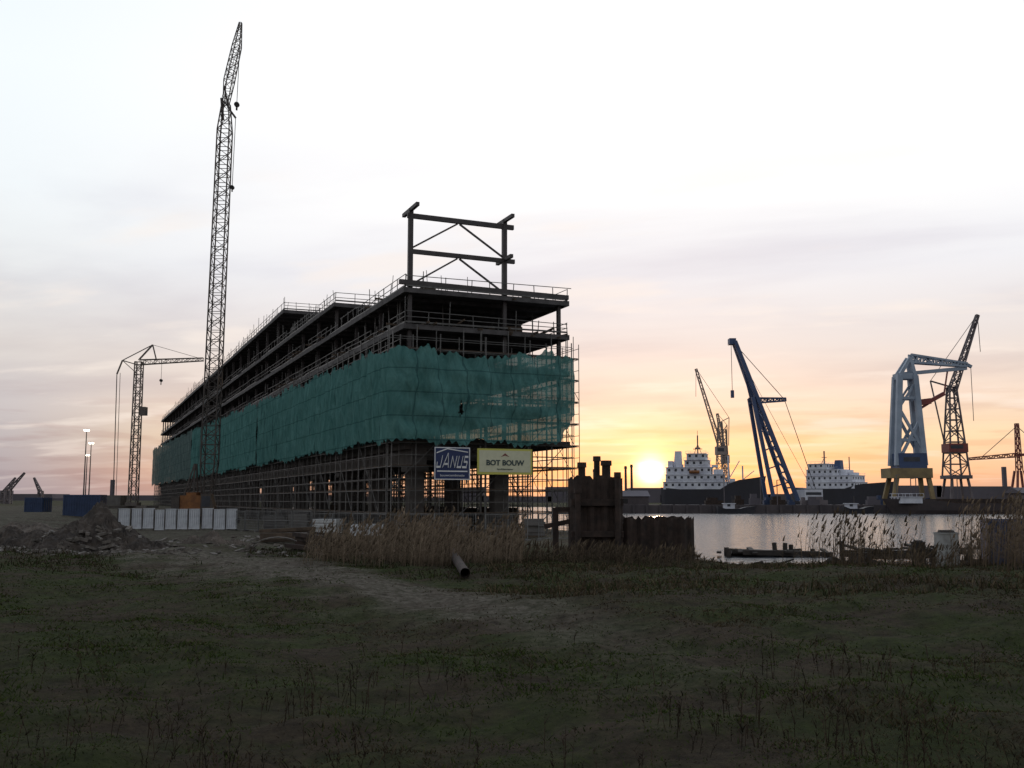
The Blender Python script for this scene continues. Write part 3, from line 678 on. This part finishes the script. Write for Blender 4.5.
wm=MB(); wm.box((0,0,0),(.9,.05,1.)); WINM=None
def ship(loc,rz,L_,B,deck,bow,tiers,label,hullm,name='cargo_ship',extra=()):
    global WINM
    e=thing(name,label,'ship',loc,rz); t=MB(); st=[(0,.75),(.04,.92),(.2,1),(.5,1),(.6,1),(.7,.97),(.78,.86),(.84,.72),(.9,.5),(.97,.2),(1.,.02)]
    for u,k in st:
        x=(u-.5)*L_; zd=deck+(bow-deck)*(sst(u,.62,.74)*.55+.45*max(0,(u-.62)/.38)**1.3)+(.8*max(0,(.15-u)/.15)); fl=x+(u>.75)*(u-.75)*L_*.2
        hb=B/2*k; t.v+= [(x-(u>.9)*2.5*(u-.9)*L_*.12,-hb*.6,-2),(x,-hb*.92,1),(fl,-hb,zd),(fl,hb,zd),(x,hb*.92,1),(x-(u>.9)*2.5*(u-.9)*L_*.12,hb*.6,-2)]
    n=6
    for i in range(len(st)-1):
        for j in range(n-1): a=i*n+j; t.f.append((a,a+1,a+n+1,a+n))
    t.f.append((0,1,2,3,4,5)); t.make('hull',hullm,e)
    t=MB(); z=deck+.02; rl=MB(); wins=[]
    big=L_>30
    for (x0,x1,hw,h) in tiers:
        t.box((x0,-hw,z),(x1,hw,z+h)); t.box((x0-.3,-hw-.3,z+h-.2),(x1+.3,hw+.3,z+h+.001) )
        st_=2.6 if big else 1.7
        k=x0+.8
        while k<x1-1: wins.append((k,-hw-.052,z+h*.42,0)); k+=st_
        k=-hw+.8
        while k<hw-1: wins.append((x1+.052,k,z+h*.42,math.pi/2)); k+=st_
        for s in (-hw-.25,hw+.25):
            rl.bar((x0-.3,s,z+h+.9),(x1+.3,s,z+h+.9),.1); k=x0-.3
            while k<x1+.3: rl.bar((k,s,z+h-.05),(k,s,z+h+.9),.08); k+=2
        z+=h+.004
    for (a,b) in extra: t.box(a,b)
    su=t.make('superstructure',M_shipwhite,e)
    if big: rl.make('railing',M_shipwhite,su)
    for w4 in wins:
        if WINM is None: o=wm.make('window',M_win,su); WINM=o
        else: o=WINM.copy(); col.objects.link(o); o.parent=su
        o.location=w4[:3]; o.rotation_euler=(0,0,w4[3]); o.scale=(1,1,1 if big else .7)
    return e,z
s,z=ship((80,402,-1),-.26,39,13,8.2,13.4,[(-18.5,6.5,6.,3.0),(-17.5,5.2,5.9,2.9),(-17.3,.5,5.6,2.9),(-10.,-.5,5.4,2.8),(-9,-1.5,6.2,2.6)],"dark hulled cargo ship with white superstructure moored beyond quay",M_hull,
  extra=[((-16.8,-3,17.),(-14.9,3,19.6)),((1.3,-4.5,14.2),(4.8,2.5,16.1)),((-13.4,-4,17.02),(-11.2,4,18.3)),((7.4,-2.5,8.0),(9.4,2.5,12.4)),((.6,-3,17.0),(2.6,3,17.9))])
t=MB(); t.prism([(-14.7,17.1),(-11.4,17.1),(-11.6,23.6),(-14.0,23.6)],-1.6,1.6); t.make('funnel',M_shipwhite,s)
t=MB(); t.bar((-5,0,z-.1),(-5,0,z+7.5),.5); t.bar((-5,-2.5,z+3.5),(-5,2.5,z+3.5),.25); t.bar((-6.8,0,z+2),(-3.2,0,z+2),.3); t.bar((-6.5,0,z),(-5,0,z+4),.2); t.bar((-3.5,0,z),(-5,0,z+4),.2); t.bar((-5,0,z+7.5),(-5,0,z+9.5),.15); t.box((-6,-1.2,z+2.),(-4,1.2,z+2.6)); t.make('mast',M_farcrane,s)
for (xx,hh) in ((6.9,21.5),(12.5,17.5)):
    t=MB(); t.bar((xx,-2,9.5),(xx,-2,hh),.45); t.bar((xx,2,9.5),(xx,2,hh),.45); t.bar((xx,-2,hh-.5),(xx,2,hh-.5),.45); t.bar((xx,0,12),(xx+4.5,-1,hh-2),.3); t.make('derrick',M_shipwhite,s)
t=MB(); t.cyl((-8,-7,15.),(-4,-7,15.),.7,.7,10); t.make('lifeboat',M_orange,s)
s,z=ship((150,455,-1),-.75,44,14,9,12,[(-14,9,6.8,3.0),(-14,8,6.6,3.),(-14,1,6.2,2.8),(-13,-4,6.6,2.6)],"white superstructure cargo ship with dark hull behind the quay",M_hull,extra=[((1.3,-4,15.0),(4,4,17.5)),((4.5,-2,15.),(7,3,16.3))])
t=MB(); t.bar((-8,0,z-.1),(-8,0,z+6),.5); t.bar((-8,-2.5,z+3.),(-8,2.5,z+3.),.25); t.bar((-9.5,0,z),(-8,0,z+3),.2); t.make('mast',M_farcrane,s)
t=MB(); t.bar((3,2,17.4),(3,2,23.5),.35); t.make('aerial',M_farcrane,s)
t=MB(); t.prism([(-3,17.8),(.5,17.8),(.2,22),(-2.2,22)],-1.6,1.6); t.make('funnel',M_navy,s)

# sheerleg
sl=thing('floating_sheerleg_crane',"tall navy blue floating sheerleg crane on a low pontoon","crane",(89.5,332,-1))
t=MB(); t.prism([(-9,.3),(-7,-1),(13,-1),(14,.5),(14,3.6),(-9,3.6)],-8,8); t.make('pontoon',M_hull,sl)
t=MB()
for yy in (-2.6,2.6):
    t.bar((3.8,yy*2,3.6),(-14.5,yy*.4,57),1.2,1.5); t.bar((-4.,yy*2,3.6),(-9.4,yy,38),1.1,1.2)
for k in range(9):
    f=k/9; zz=8+f*46; x=3.8-18.3*(zz-3.6)/53.4; w=5.2*(1-f)+1*f; t.bar((x,-w,zz),(x,w,zz),.5); 
    f2=(k+1)/9; z2=8+f2*46; x2=3.8-18.3*(z2-3.6)/53.4; w2=5.2*(1-f2)+1*f2; t.bar((x,-w,zz),(x2,w2,z2),.4)
for k in range(5):
    zz=8+k*6; xa=-4.-5.4*(zz-3.6)/34.4; xb=3.8-18.3*(zz-3.6)/53.4; 
    if xb>xa+.5: t.bar((xa,-3,zz),(xb,-3,zz+2),.4)
t.make('boom',M_navy,sl)
t=MB(); t.lattice((-10.,0,37.),(2.2,0,37.4),1.8,.9,6,.45,.28); t.bar((-9.4,0,37),(-12,0,49),.5); t.make('back_strut',M_navy,sl)
t=MB(); t.bar((-15,0,57.),(1.8,0,37.4),.18); t.bar((1.8,0,37.4),(12,0,5),.18); t.bar((-15,1,57),(12,2,5),.1); t.bar((-15.6,0,57),(-15.6,0,40),.16); t.make('stay_rope',M_cable,sl)
t=MB(); t.box((-16.4,-1.5,56),(-14.2,1.5,58)); t.make('head_block',M_navy,sl)
t=MB(); t.bar((-15.6,0,40.5),(-15.6,0,38.),1.); t.make('hook_block',M_navy,sl)
t=MB(); t.box((6,-5,3.6),(12,5,7.4)); dk=t.make('deckhouse',M_shipwhite,sl); t=MB(); t.box((6.5,-5.05,5.6),(11.5,-5.003,6.5)); t.make('window',M_win,dk)

def latcrane(loc,label,tipx,tipz,basez,m,topz,w=6.,jz=None,cx=.4,hh=3.6,hm=None,tw_=.8,ch_=1.):
    jz=jz or basez+3
    e=thing('harbour_crane',label,'crane',loc); t=MB(); 
    for sx in (-w/2,w/2):
        for sy in (-w/2,w/2): t.bar((sx,sy,0),(sx*.7,sy*.7,basez*.5),.7*ch_)
    t.box((-w/2,-w/2,basez*.5-.1),(w/2,w/2,basez*.5+1)); t.make('portal',m,e)
    t=MB(); t.lattice((0,0,basez*.5+1),(0,0,topz),w*tw_,w*.3,8,.5*ch_,.3*ch_); t.make('tower',m,e)
    t=MB(); t.lattice((0,0,jz),(tipx,0,tipz),2.4*ch_,.8,14,.4*ch_,.25*ch_); t.make('jib',m,e)
    t=MB(); t.bar((0,0,topz),(-tipx*cx,0,topz+2),.5*ch_); t.bar((-tipx*cx,0,topz+2),(-tipx*.35,0,basez+4),.4*ch_); t.make('counter_arm',m,e)
    t=MB(); t.bar((-tipx*cx,0,topz+2),(tipx*.98,0,tipz),.15); t.bar((tipx,0,tipz),(tipx*1.03,0,tipz-12),.15); t.make('stay_rope',M_cable,e)
    t=MB(); t.box((-w*.42,-w*.4,basez),(w*.42,w*.4,basez+hh)); hs=t.make('machinery_house',hm or M_red,e); t=MB(); t.box((-w*.35,-w*.4-.05,basez+hh*.4),(w*.2,-w*.4-.003,basez+hh*.8)); t.make('window',M_win,hs)
    return e
M_tan=mat('tan_crane_paint',(.30,.24,.21),(.2,.16,.15),.7,.3)
latcrane((89,425,1),"slim tan lattice harbour crane rising behind the white ship",-9.8,58,21,M_tan,35,w=5.,hm=M_tan,ch_=.7)
latcrane((94,440,1),"second thin harbour crane behind the ship",-3,40,18,M_tan,33,w=4,hm=M_tan,ch_=.7)
latcrane((141.3,318,1.5),"dark lattice level luffing harbour crane with raised jib",9.6,61,16.5,M_farcrane,37.5,w=7.2,jz=36,cx=.7,hh=2.8,tw_=.85,ch_=.9)
# pale portal crane
pc=thing('portal_crane',"big pale blue portal slewing crane with horizontal double link jib","crane",(122.3,310,1.5))
t=MB()
for yy in (-3,3):
    t.bar((-6,yy*1.4,0),(-4,yy,9),1.2); t.bar((6.5,yy*1.4,0),(5.5,yy,9),1.2)
t.box((-6.4,-4,8.2),(6.6,4,11.2)); t.make('portal',M_ochre,pc)
t=MB()
for yy in (-2.6,2.6):
    t.bar((-3.6,yy,12.),(-1.4,yy*.7,40),1.6,1.6); t.bar((4.8,yy,12.),(3.4,yy*.7,40),1.6,1.6); t.bar((-3.4,yy,13),(4.0,yy*.8,26),.8); t.bar((4.4,yy,17),(-2.2,yy*.8,30),.8); t.bar((-2,yy*.8,33),(3.6,yy*.75,33),.8); t.bar((-1.4,yy*.7,40),(2.4,yy*.5,45.8),1.); t.bar((3.4,yy*.7,40),(2.4,yy*.5,45.8),1.)
    t.bar((-3.0,yy*.9,20),(4.5,yy*.9,20),.8); t.bar((-2,yy*.8,30),(3.5,yy*.7,38),.6)
t.box((-2.1,-2.1,39.),(4.1,2.1,40.8)); t.make('tower',M_lblue,pc)
t=MB(); t.lattice((2.6,0,45.6),(20.5,0,43.6),2.4,1.,9,.6,.4); t.bar((-1.2,0,40.6),(20.4,0,42.6),1.1); t.bar((19.8,0,44.2),(22.,0,43.),.9); t.make('jib',M_lblue,pc)
t=MB(); t.bar((3.8,0,31.6),(8.5,0,32.2),1.8); t.bar((8.5,0,32.2),(13.,0,34.6),1.2); t.bar((13,0,34.6),(14.5,0,42.2),.4); t.bar((3.8,0,29),(8.5,0,31.8),.7); t.make('rack_strut',M_red,pc)
t=MB(); t.bar((21.8,0,43),(21.8,0,26),.14); t.bar((2.4,0,45.8),(20,0,44.4),.12); t.make('hoist_rope',M_cable,pc)
t=MB(); t.box((-3.4,-3.6,11.19),(5.2,3.6,15.8)); hs=t.make('machinery_house',M_navy,pc); t=MB(); t.box((-2,-3.65,13.2),(3,-3.603,14.6)); t.make('window',M_win,hs)
# red crane at the edge
rc=thing('red_harbour_crane',"small red harbour crane with long horizontal jib","crane",(193,380,1))
t=MB()
for sx in (-3,3):
    for sy in (-3,3): t.bar((sx,sy,0),(sx*.4,sy*.4,13),.7)
t.lattice((0,0,13),(0,0,31),1.8,1.,8,.3,.2); t.make('tower',M_red,rc)
t=MB(); t.lattice((0,0,19),(-19,0,17.5),1.6,.8,10,.35,.22); t.bar((0,0,19),(12,0,19.6),1.); t.make('jib',M_red,rc)
t=MB(); t.bar((0,0,30),(-14,0,18.2),.2); t.bar((0,0,30),(11,0,19.8),.2); t.make('stay_rope',M_cable,rc)
t=MB(); t.box((8,-1.5,16.5),(12,1.5,19.3)); t.make('counterweight',M_conc,rc)
M_hull2=mat('barge_hull',(.08,.06,.06),(.05,.04,.042),.7,.2)
bg,zz=ship((132,292,-1),3.14,44,10,3.,4.4,[(14,20,4,1.9)],"long low dark barge with small wheelhouse moored at quay",M_hull2,'moored_barge')
t=MB(); t.box((-17,-4,2.95),(10,4,4.3)); t.make('hatch_cover',M_rust,bg)
for (x,L_,lb) in ((66,11,"small workboat with white wheelhouse moored at the quay"),(102,9,"small workboat moored beside the sheerleg pontoon")):
    s,z=ship((x,296,-1),.0,L_,3.6,1.4,2.2,[(-3.5,-.5,1.2,1.6)],lb,M_hull,'workboat')
    t=MB(); t.bar((-1,0,2.9),(-1,0,5.2),.12); t.make('mast',M_crane,s)
for k in range(34):
    x=random.uniform(52,235); w=random.uniform(1.5,6); h=random.uniform(1.,3.4)
    e=thing('quay_crate',"dark stacked cargo crates on the quay",'crate',(x,303+random.uniform(0,5),1.5),group='crates stacked on the quay')
    m_=random.choice([M_quay,M_rust,M_dist,M_bluec,M_farcrane]); t=MB(); t.box((0,0,0),(w,2,h*.6)); t.make('crate_box',m_,e); t=MB(); t.box((w*.1,.1,h*.6+.003),(w*.7,1.8,h)); t.make('crate_box',m_,e)
for k in range(9):
    x=random.uniform(60,200); y=302.; e=thing('quay_lamp',"thin lamp post on the quay",'street lamp',(x,y,1.5),group='thin lamp posts on the quay'); h=random.uniform(7,11)
    t=MB(); t.bar((0,0,0),(0,0,h),.22); t.bar((0,0,h),(1.2,0,h+.1),.2); t.make('pole',M_farcrane,e)
for (x,y,h,tx) in ((-206,410,14,6),(-193,410,12,-3),(-231,455,13,5)):
    e=thing('distant_crane',"small dark harbour crane on the far shore","crane",(x,y,0),group='small cranes on the far shore'); t=MB(); t.lattice((0,0,0),(0,0,h*.55),2,1.4,4,.4,.25); t.make('tower',M_farcrane,e); t=MB(); t.lattice((0,0,h*.5),(tx,0,h),1.2,.5,6,.25,.18); t.make('jib',M_farcrane,e)

# ---------------------------------------------------------------- vegetation
def blades(name,P,D,Wd,C,m,label,bend=.12):
    n=len(P); a=rng.uniform(-.9,.9,n); wx=np.stack([np.cos(a),np.sin(a),np.zeros(n)],-1)*Wd[:,None]*.5
    Mi=P+D*np.array([.42,.42,.55]); T=P+D
    V=np.stack([P-wx,P+wx,Mi-wx*.75,Mi+wx*.75,T],1).reshape(-1,3)
    me=bpy.data.meshes.new(name); me.vertices.add(5*n); me.vertices.foreach_set('co',V.ravel())
    b=np.arange(n)[:,None]*5; lp=(b+np.array([0,1,3,2,2,3,4])).ravel(); me.loops.add(7*n); me.polygons.add(2*n); me.loops.foreach_set('vertex_index',lp)
    me.polygons.foreach_set('loop_start',(np.arange(n)[:,None]*7+np.array([0,4])).ravel()); me.update(calc_edges=True)
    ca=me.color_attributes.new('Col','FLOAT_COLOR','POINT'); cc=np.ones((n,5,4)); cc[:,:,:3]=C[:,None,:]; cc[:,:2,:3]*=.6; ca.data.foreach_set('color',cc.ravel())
    o=bpy.data.objects.new(name,me); col.objects.link(o); me.materials.append(m); return tag(o,label,'vegetation',kind='stuff')
def rcol(n,stops,var=.3):
    s=np.array(stops); i=rng.integers(0,len(s),n); return s[i]*(1+rng.uniform(-var,var,(n,1)))
def patch(x,y,f=.35,s=0.): 
    return np.clip(.5+.2*np.sin(x*f+s+1.3*np.sin(y*f*.7))+.2*np.sin(y*f*1.3+s*2+np.sin(x*f*1.9))+.16*np.sin(x*f*3.3+y*f*2.1+s)+.1*np.sin(x*f*6.1-y*f*5.3+s*3),0,1)
n=300000
yy=6+50*rng.uniform(0,1,n)**1.6; xx=rng.uniform(-1,1,n)*(4.5+yy*.6)
ok=(sdf(xx,yy)<-.3); pm=pathmask(xx,yy); ok&=rng.uniform(0,1,n)>pm*.93; ok&=rng.uniform(0,1,n)<(.1+1.1*patch(xx,yy,.6))
xx,yy=xx[ok],yy[ok]; n=len(xx); P=np.stack([xx,yy,H(xx,yy)-.01],-1)
hgt=rng.uniform(.02,.075,n)*(.5+1.5*patch(xx,yy,.9,2.)**2+ (rng.uniform(0,1,n)<.03)*1.2); D=np.stack([rng.normal(0,1.,n)*hgt,rng.normal(0,1.,n)*hgt,hgt*.8],-1)
g=(patch(xx,yy,.25,1.)+rng.uniform(-.2,.2,n))>.56; g|=(xx<-2-.1*yy)&(rng.uniform(0,1,n)<.8)
C=np.where(g[:,None],rcol(n,[(.040,.060,.015),(.055,.072,.02),(.026,.036,.012)]),rcol(n,[(.06,.046,.027),(.035,.028,.017),(.085,.066,.041)]))
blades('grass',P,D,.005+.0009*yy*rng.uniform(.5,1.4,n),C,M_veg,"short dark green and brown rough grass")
def weeds(name,x,y,h,w,cols,label,br=5,lean=.12):
    ok=sdf(x,y)<-.2; x,y,h,w=x[ok],y[ok],h[ok],w[ok]; n=len(x); P=np.stack([x,y,H(x,y)-.02],-1); D=np.stack([rng.normal(0,lean,n)*h,rng.normal(0,lean,n)*h,h],-1); C=rcol(n,cols)
    Ps=[P];Ds=[D];Ws=[w];Cs=[C]
    for k in range(br):
        t=rng.uniform(.3,.95,n)[:,None]; Q=P+D*t; a=rng.uniform(0,6.28,n); l=h*rng.uniform(.1,.3,n)
        Ps.append(Q); Ds.append(np.stack([np.cos(a)*l*.7,np.sin(a)*l*.7,l*rng.uniform(.3,1,n)],-1)); Ws.append(w*rng.uniform(.7,1.8,n)); Cs.append(C*.9)
    return blades(name,np.concatenate(Ps),np.concatenate(Ds),np.concatenate(Ws),np.concatenate(Cs),M_veg,label)
brown=[(.05,.036,.026),(.03,.023,.017),(.07,.052,.039)]
n=5200; y=6.2+14*rng.uniform(0,1,n)**1.7; x=rng.uniform(-1,1,n)*(4+y*.62); pp=patch(x,y,.9,4.); k=(pp+rng.uniform(-.12,.12,n)>.6)&(pathmask(x,y)<.3)&(rng.uniform(0,1,n)<(1-sst(y,12,20))+.1); x,y=x[k],y[k]; n=len(x)
weeds('dead_weeds',x,y,rng.uniform(.15,.6,n)*(.4+.9*patch(x,y,1.7)),.0025+.0006*y,brown,"thin dead brown weed stalks",6,.2)
n=24000; x=rng.uniform(-1,30,n); y=rng.uniform(28,52,n); k=(pathmask(x,y)<.3)&(patch(x,y,.45,7.)+rng.uniform(-.2,.2,n)>.5); x,y=x[k],y[k]; n=len(x)
weeds('rough_bank_grass',x,y,rng.uniform(.06,.28,n)*(.3+1.3*patch(x,y,.5,3.)),.015+.0008*y*rng.uniform(.5,1.3,n),[(.085,.064,.041),(.055,.043,.029),(.12,.092,.058),(.038,.045,.02)],"rough brown grass on the bank",1,.6)
n=8000; x=rng.uniform(-34,0,n); y=rng.uniform(40,66,n); k=(pathmask(x,y)<.3)&(patch(x,y,.5,1.)+rng.uniform(-.3,.3,n)>.4); x,y=x[k],y[k]; n=len(x)
weeds('rough_verge_grass',x,y,rng.uniform(.06,.3,n),.03+.0006*y*rng.uniform(.5,1.3,n),[(.07,.055,.036),(.045,.036,.025),(.035,.042,.018)],"rough brown and green verge grass",1,.5)
def reeds(x,y,h,label,cols=[(.22,.165,.12),(.15,.115,.082),(.28,.215,.155)]):
    ok=sdf(x,y)<.6; x,y,h=x[ok],y[ok],h[ok]; n=len(x); P=np.stack([x,y,np.maximum(H(x,y),-1.2)-.02],-1); D=np.stack([.1*h+rng.normal(0,.08,n)*h,rng.normal(0,.08,n)*h,h],-1); C=rcol(n,cols)
    Ps=[P];Ds=[D];Ws=[rng.uniform(.014,.028,n)];Cs=[C]
    Ps.append(P+D*.86); Ds.append(np.stack([.12+rng.normal(0,.08,n),rng.normal(0,.05,n),rng.uniform(.2,.38,n)],-1)); Ws.append(rng.uniform(.05,.12,n)); Cs.append(C*.75)
    for k in range(4):
        t=rng.uniform(.15,.8,n)[:,None]; a=rng.uniform(0,6.28,n); l=rng.uniform(.25,.55,n)
        Ps.append(P+D*t); Ds.append(np.stack([np.cos(a)*l,np.sin(a)*l*.7,l*rng.uniform(.1,.9,n)],-1)); Ws.append(rng.uniform(.015,.035,n)); Cs.append(C*rng.uniform(.7,1.1,(n,1)))
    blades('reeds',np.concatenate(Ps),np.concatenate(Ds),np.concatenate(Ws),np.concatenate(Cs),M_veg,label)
n=3400; x=rng.uniform(-9.4,.4,n); y=rng.uniform(45,56,n); k=(patch(x,y,1.1,.5)+rng.uniform(-.35,.35,n)>.42); reeds(x[k],y[k],rng.uniform(.7,2.3,k.sum())*(.5+.8*patch(x[k],y[k],.9)),"dense dry tan reeds with feathery heads")
n=700; x=rng.uniform(-.5,9,n); y=rng.uniform(47,51,n); k=patch(x,y,1.3,1)>.45; reeds(x[k],y[k],rng.uniform(.3,1.0,k.sum()),"short dry reeds beside the rusty block",[(.16,.12,.085),(.10,.078,.055)])
n=2300; x=rng.uniform(20.8,31,n); y=rng.uniform(41,49,n); k=(patch(x,y,1.3,2.)+rng.uniform(-.4,.4,n)>.4); reeds(x[k],y[k],rng.uniform(1.3,3.6,k.sum()),"tall dry reeds in front of the blue steel box",[(.27,.20,.14),(.18,.135,.097)])
n=170; x=rng.normal(16.3,1.2,n); y=rng.uniform(47,50.,n); reeds(x,y,rng.uniform(1.0,3.0,n),"sparse dry reeds at the water edge",[(.17,.125,.085),(.10,.078,.055)])
n=160; x=rng.uniform(17,22,n); y=rng.uniform(46,50.,n); reeds(x,y,rng.uniform(.3,1.2,n),"sparse low reeds at the water edge",[(.17,.125,.085),(.10,.078,.055)])

# ---------------------------------------------------------------- world
SUNAZ=math.radians(7.9); SUNEL=math.radians(1.65)
w=bpy.data.worlds.new('World'); sc.world=w; w.use_nodes=True; N=w.node_tree.nodes; L=w.node_tree.links; N.clear()
out=N.new('ShaderNodeOutputWorld')
def math_(op,a,b=None,c=None,clamp=False):
    m=N.new('ShaderNodeMath'); m.operation=op; m.use_clamp=clamp
    for i,v in enumerate((a,b,c)):
        if v is None: continue
        if isinstance(v,(int,float)): m.inputs[i].default_value=v
        else: L.new(v,m.inputs[i])
    return m.outputs[0]
def mr(v,a,b,c=0.,d=1.,smooth=True):
    m=N.new('ShaderNodeMapRange'); m.interpolation_type='SMOOTHSTEP' if smooth else 'LINEAR'; L.new(v,m.inputs[0])
    for i,k in enumerate((a,b,c,d)): m.inputs[i+1].default_value=k
    return m.outputs[0]
def mixc(f,a,b,mode='MIX'):
    m=N.new('ShaderNodeMixRGB'); m.blend_type=mode
    for i,v in enumerate((f,a,b)):
        if isinstance(v,(int,float)): m.inputs[i].default_value=v
        elif isinstance(v,tuple): m.inputs[i].default_value=(*v,1)
        else: L.new(v,m.inputs[i])
    return m.outputs[0]
def wramp(v,stops):
    r=N.new('ShaderNodeValToRGB'); cr_=r.color_ramp
    while len(cr_.elements)<len(stops): cr_.elements.new(.5)
    for e,(p,c) in zip(cr_.elements,stops): e.position=p; e.color=(*c,1)
    L.new(v,r.inputs[0]); return r.outputs[0]
tc=N.new('ShaderNodeTexCoord'); sp=N.new('ShaderNodeSeparateXYZ'); L.new(tc.outputs['Generated'],sp.inputs[0]); x,y,z=sp.outputs
zc=math_('MAXIMUM',z,0.)
warm=wramp(zc,[(0,(.62,.37,.29)),(.03,(.92,.56,.36)),(.06,(.97,.72,.48)),(.10,(.90,.73,.62)),(.15,(.82,.75,.73)),(.22,(.88,.88,.92)),(.29,(1.02,1.02,1.03)),(.40,(1.05,1.05,1.06)),(1.,(.75,.85,1.))])
cool=wramp(zc,[(0,(.36,.33,.37)),(.04,(.44,.41,.45)),(.09,(.60,.56,.58)),(.14,(.77,.72,.69)),(.2,(.83,.84,.85)),(.28,(.91,.96,.99)),(.38,(.94,1.0,1.03)),(1.,(.7,.82,1.))])
az=math_('ADD',math_('MULTIPLY',x,math.sin(SUNAZ)),math_('MULTIPLY',y,math.cos(SUNAZ)))
hl=math_('SQRT',math_('MAXIMUM',math_('SUBTRACT',1.,math_('MULTIPLY',z,z)),.0001)); azn=math_('DIVIDE',az,hl)
base=mixc(mr(azn,.80,.955),cool,warm)
den=math_('ADD',zc,.10); cx=math_('DIVIDE',x,den); cy=math_('DIVIDE',y,den)
cb=N.new('ShaderNodeCombineXYZ'); L.new(math_('MULTIPLY',cx,.55),cb.inputs[0]); L.new(math_('ADD',cy,math_('MULTIPLY',cx,.25)),cb.inputs[1])
n1=N.new('ShaderNodeTexNoise'); n1.inputs['Scale'].default_value=.95; n1.inputs['Detail'].default_value=9; n1.inputs['Roughness'].default_value=.52; n1.inputs['Distortion'].default_value=.3; L.new(cb.outputs[0],n1.inputs['Vector'])
n2=N.new('ShaderNodeTexNoise'); n2.inputs['Scale'].default_value=2.4; n2.inputs['Detail'].default_value=7; L.new(cb.outputs[0],n2.inputs['Vector'])
cm=mr(n1.outputs[0],.42,.66); band=math_('MULTIPLY',mr(z,.0,.08,.35,1.),mr(z,.24,.38,1.,.0))
cloudc=mixc(1.,base,(.80,.785,.83),'MULTIPLY'); base=mixc(math_('MULTIPLY',math_('MULTIPLY',cm,band),.8),base,cloudc)
hi=math_('MULTIPLY',mr(n2.outputs[0],.52,.68),math_('MULTIPLY',band,.45)); base=mixc(hi,base,(1.0,.89,.81))
cb3=N.new('ShaderNodeCombineXYZ'); L.new(math_('MULTIPLY',x,14.),cb3.inputs[0]); L.new(math_('MULTIPLY',z,110.),cb3.inputs[1]); L.new(math_('MULTIPLY',y,4.),cb3.inputs[2])
n3=N.new('ShaderNodeTexNoise'); n3.inputs['Scale'].default_value=1.; n3.inputs['Detail'].default_value=6; L.new(cb3.outputs[0],n3.inputs['Vector'])
low=math_('MULTIPLY',mr(n3.outputs[0],.48,.66),mr(z,.05,.13,.55,.0)); base=mixc(low,base,mixc(1.,base,(.80,.70,.72),'MULTIPLY'))
back=mr(az,-.35,.8,.52,1.)
bm=N.new('ShaderNodeVectorMath'); bm.operation='SCALE'; L.new(base,bm.inputs[0]); L.new(back,bm.inputs['Scale'])
sd=(math.sin(SUNAZ)*math.cos(SUNEL),math.cos(SUNAZ)*math.cos(SUNEL),math.sin(SUNEL))
dp=N.new('ShaderNodeVectorMath'); dp.operation='DOT_PRODUCT'; L.new(tc.outputs['Generated'],dp.inputs[0]); dp.inputs[1].default_value=sd
dd=math_('MAXIMUM',dp.outputs['Value'],0.)
def glow(p,c,s,mask=None):
    v=math_('MULTIPLY',math_('POWER',dd,p),s)
    if mask: v=math_('MULTIPLY',v,mask)
    m=N.new('ShaderNodeVectorMath'); m.operation='SCALE'; m.inputs[0].default_value=c; L.new(v,m.inputs['Scale']); return m.outputs[0]
def vadd(a,b):
    m=N.new('ShaderNodeVectorMath'); m.operation='ADD'; L.new(a,m.inputs[0]); L.new(b,m.inputs[1]); return m.outputs[0]
streak=mr(n3.outputs[0],.34,.56,.75,1.15)
acc=bm.outputs[0]; cmask=mr(n2.outputs[0],.38,.6,.5,1.1)
# broad low orange band around the sun, then the disc behind thin haze
orange=math_('MULTIPLY',mr(z,.02,.10,1.,0.),math_('POWER',math_('MAXIMUM',azn,0.),38.))
om=N.new('ShaderNodeVectorMath'); om.operation='SCALE'; om.inputs[0].default_value=(.30,.10,-.04); L.new(math_('MULTIPLY',orange,mr(n3.outputs[0],.38,.62,.3,1.2)),om.inputs['Scale']); acc=vadd(acc,om.outputs[0])
for g_ in (glow(13000,(1,.85,.6),2.4,streak),glow(2600,(1,.42,.12),.55,streak),glow(300,(1,.42,.12),.20,cmask)): acc=vadd(acc,g_)
sky=N.new('ShaderNodeTexSky'); sky.sky_type='NISHITA'; sky.sun_disc=False; sky.sun_elevation=SUNEL; sky.sun_rotation=SUNAZ
b1=N.new('ShaderNodeBackground'); b1.inputs[1].default_value=.015; L.new(sky.outputs[0],b1.inputs[0])
b2=N.new('ShaderNodeBackground'); b2.inputs[1].default_value=.97; L.new(acc,b2.inputs[0])
a_=N.new('ShaderNodeAddShader'); L.new(b1.outputs[0],a_.inputs[0]); L.new(b2.outputs[0],a_.inputs[1]); L.new(a_.outputs[0],out.inputs[0])

sun=bpy.data.lights.new('sun','SUN'); sun.energy=.3; sun.angle=math.radians(3); sun.color=(1,.68,.42)
so=bpy.data.objects.new('sun',sun); col.objects.link(so); so.rotation_euler=Vector(sd).to_track_quat('Z','Y').to_euler()

cam=bpy.data.cameras.new('camera'); cam.lens=35; cam.sensor_width=36; cam.clip_end=12000; cam.clip_start=.1
co_=bpy.data.objects.new('camera',cam); col.objects.link(co_); co_.location=(0,0,3); co_.rotation_euler=(math.radians(90+6.64),0,0); sc.camera=co_
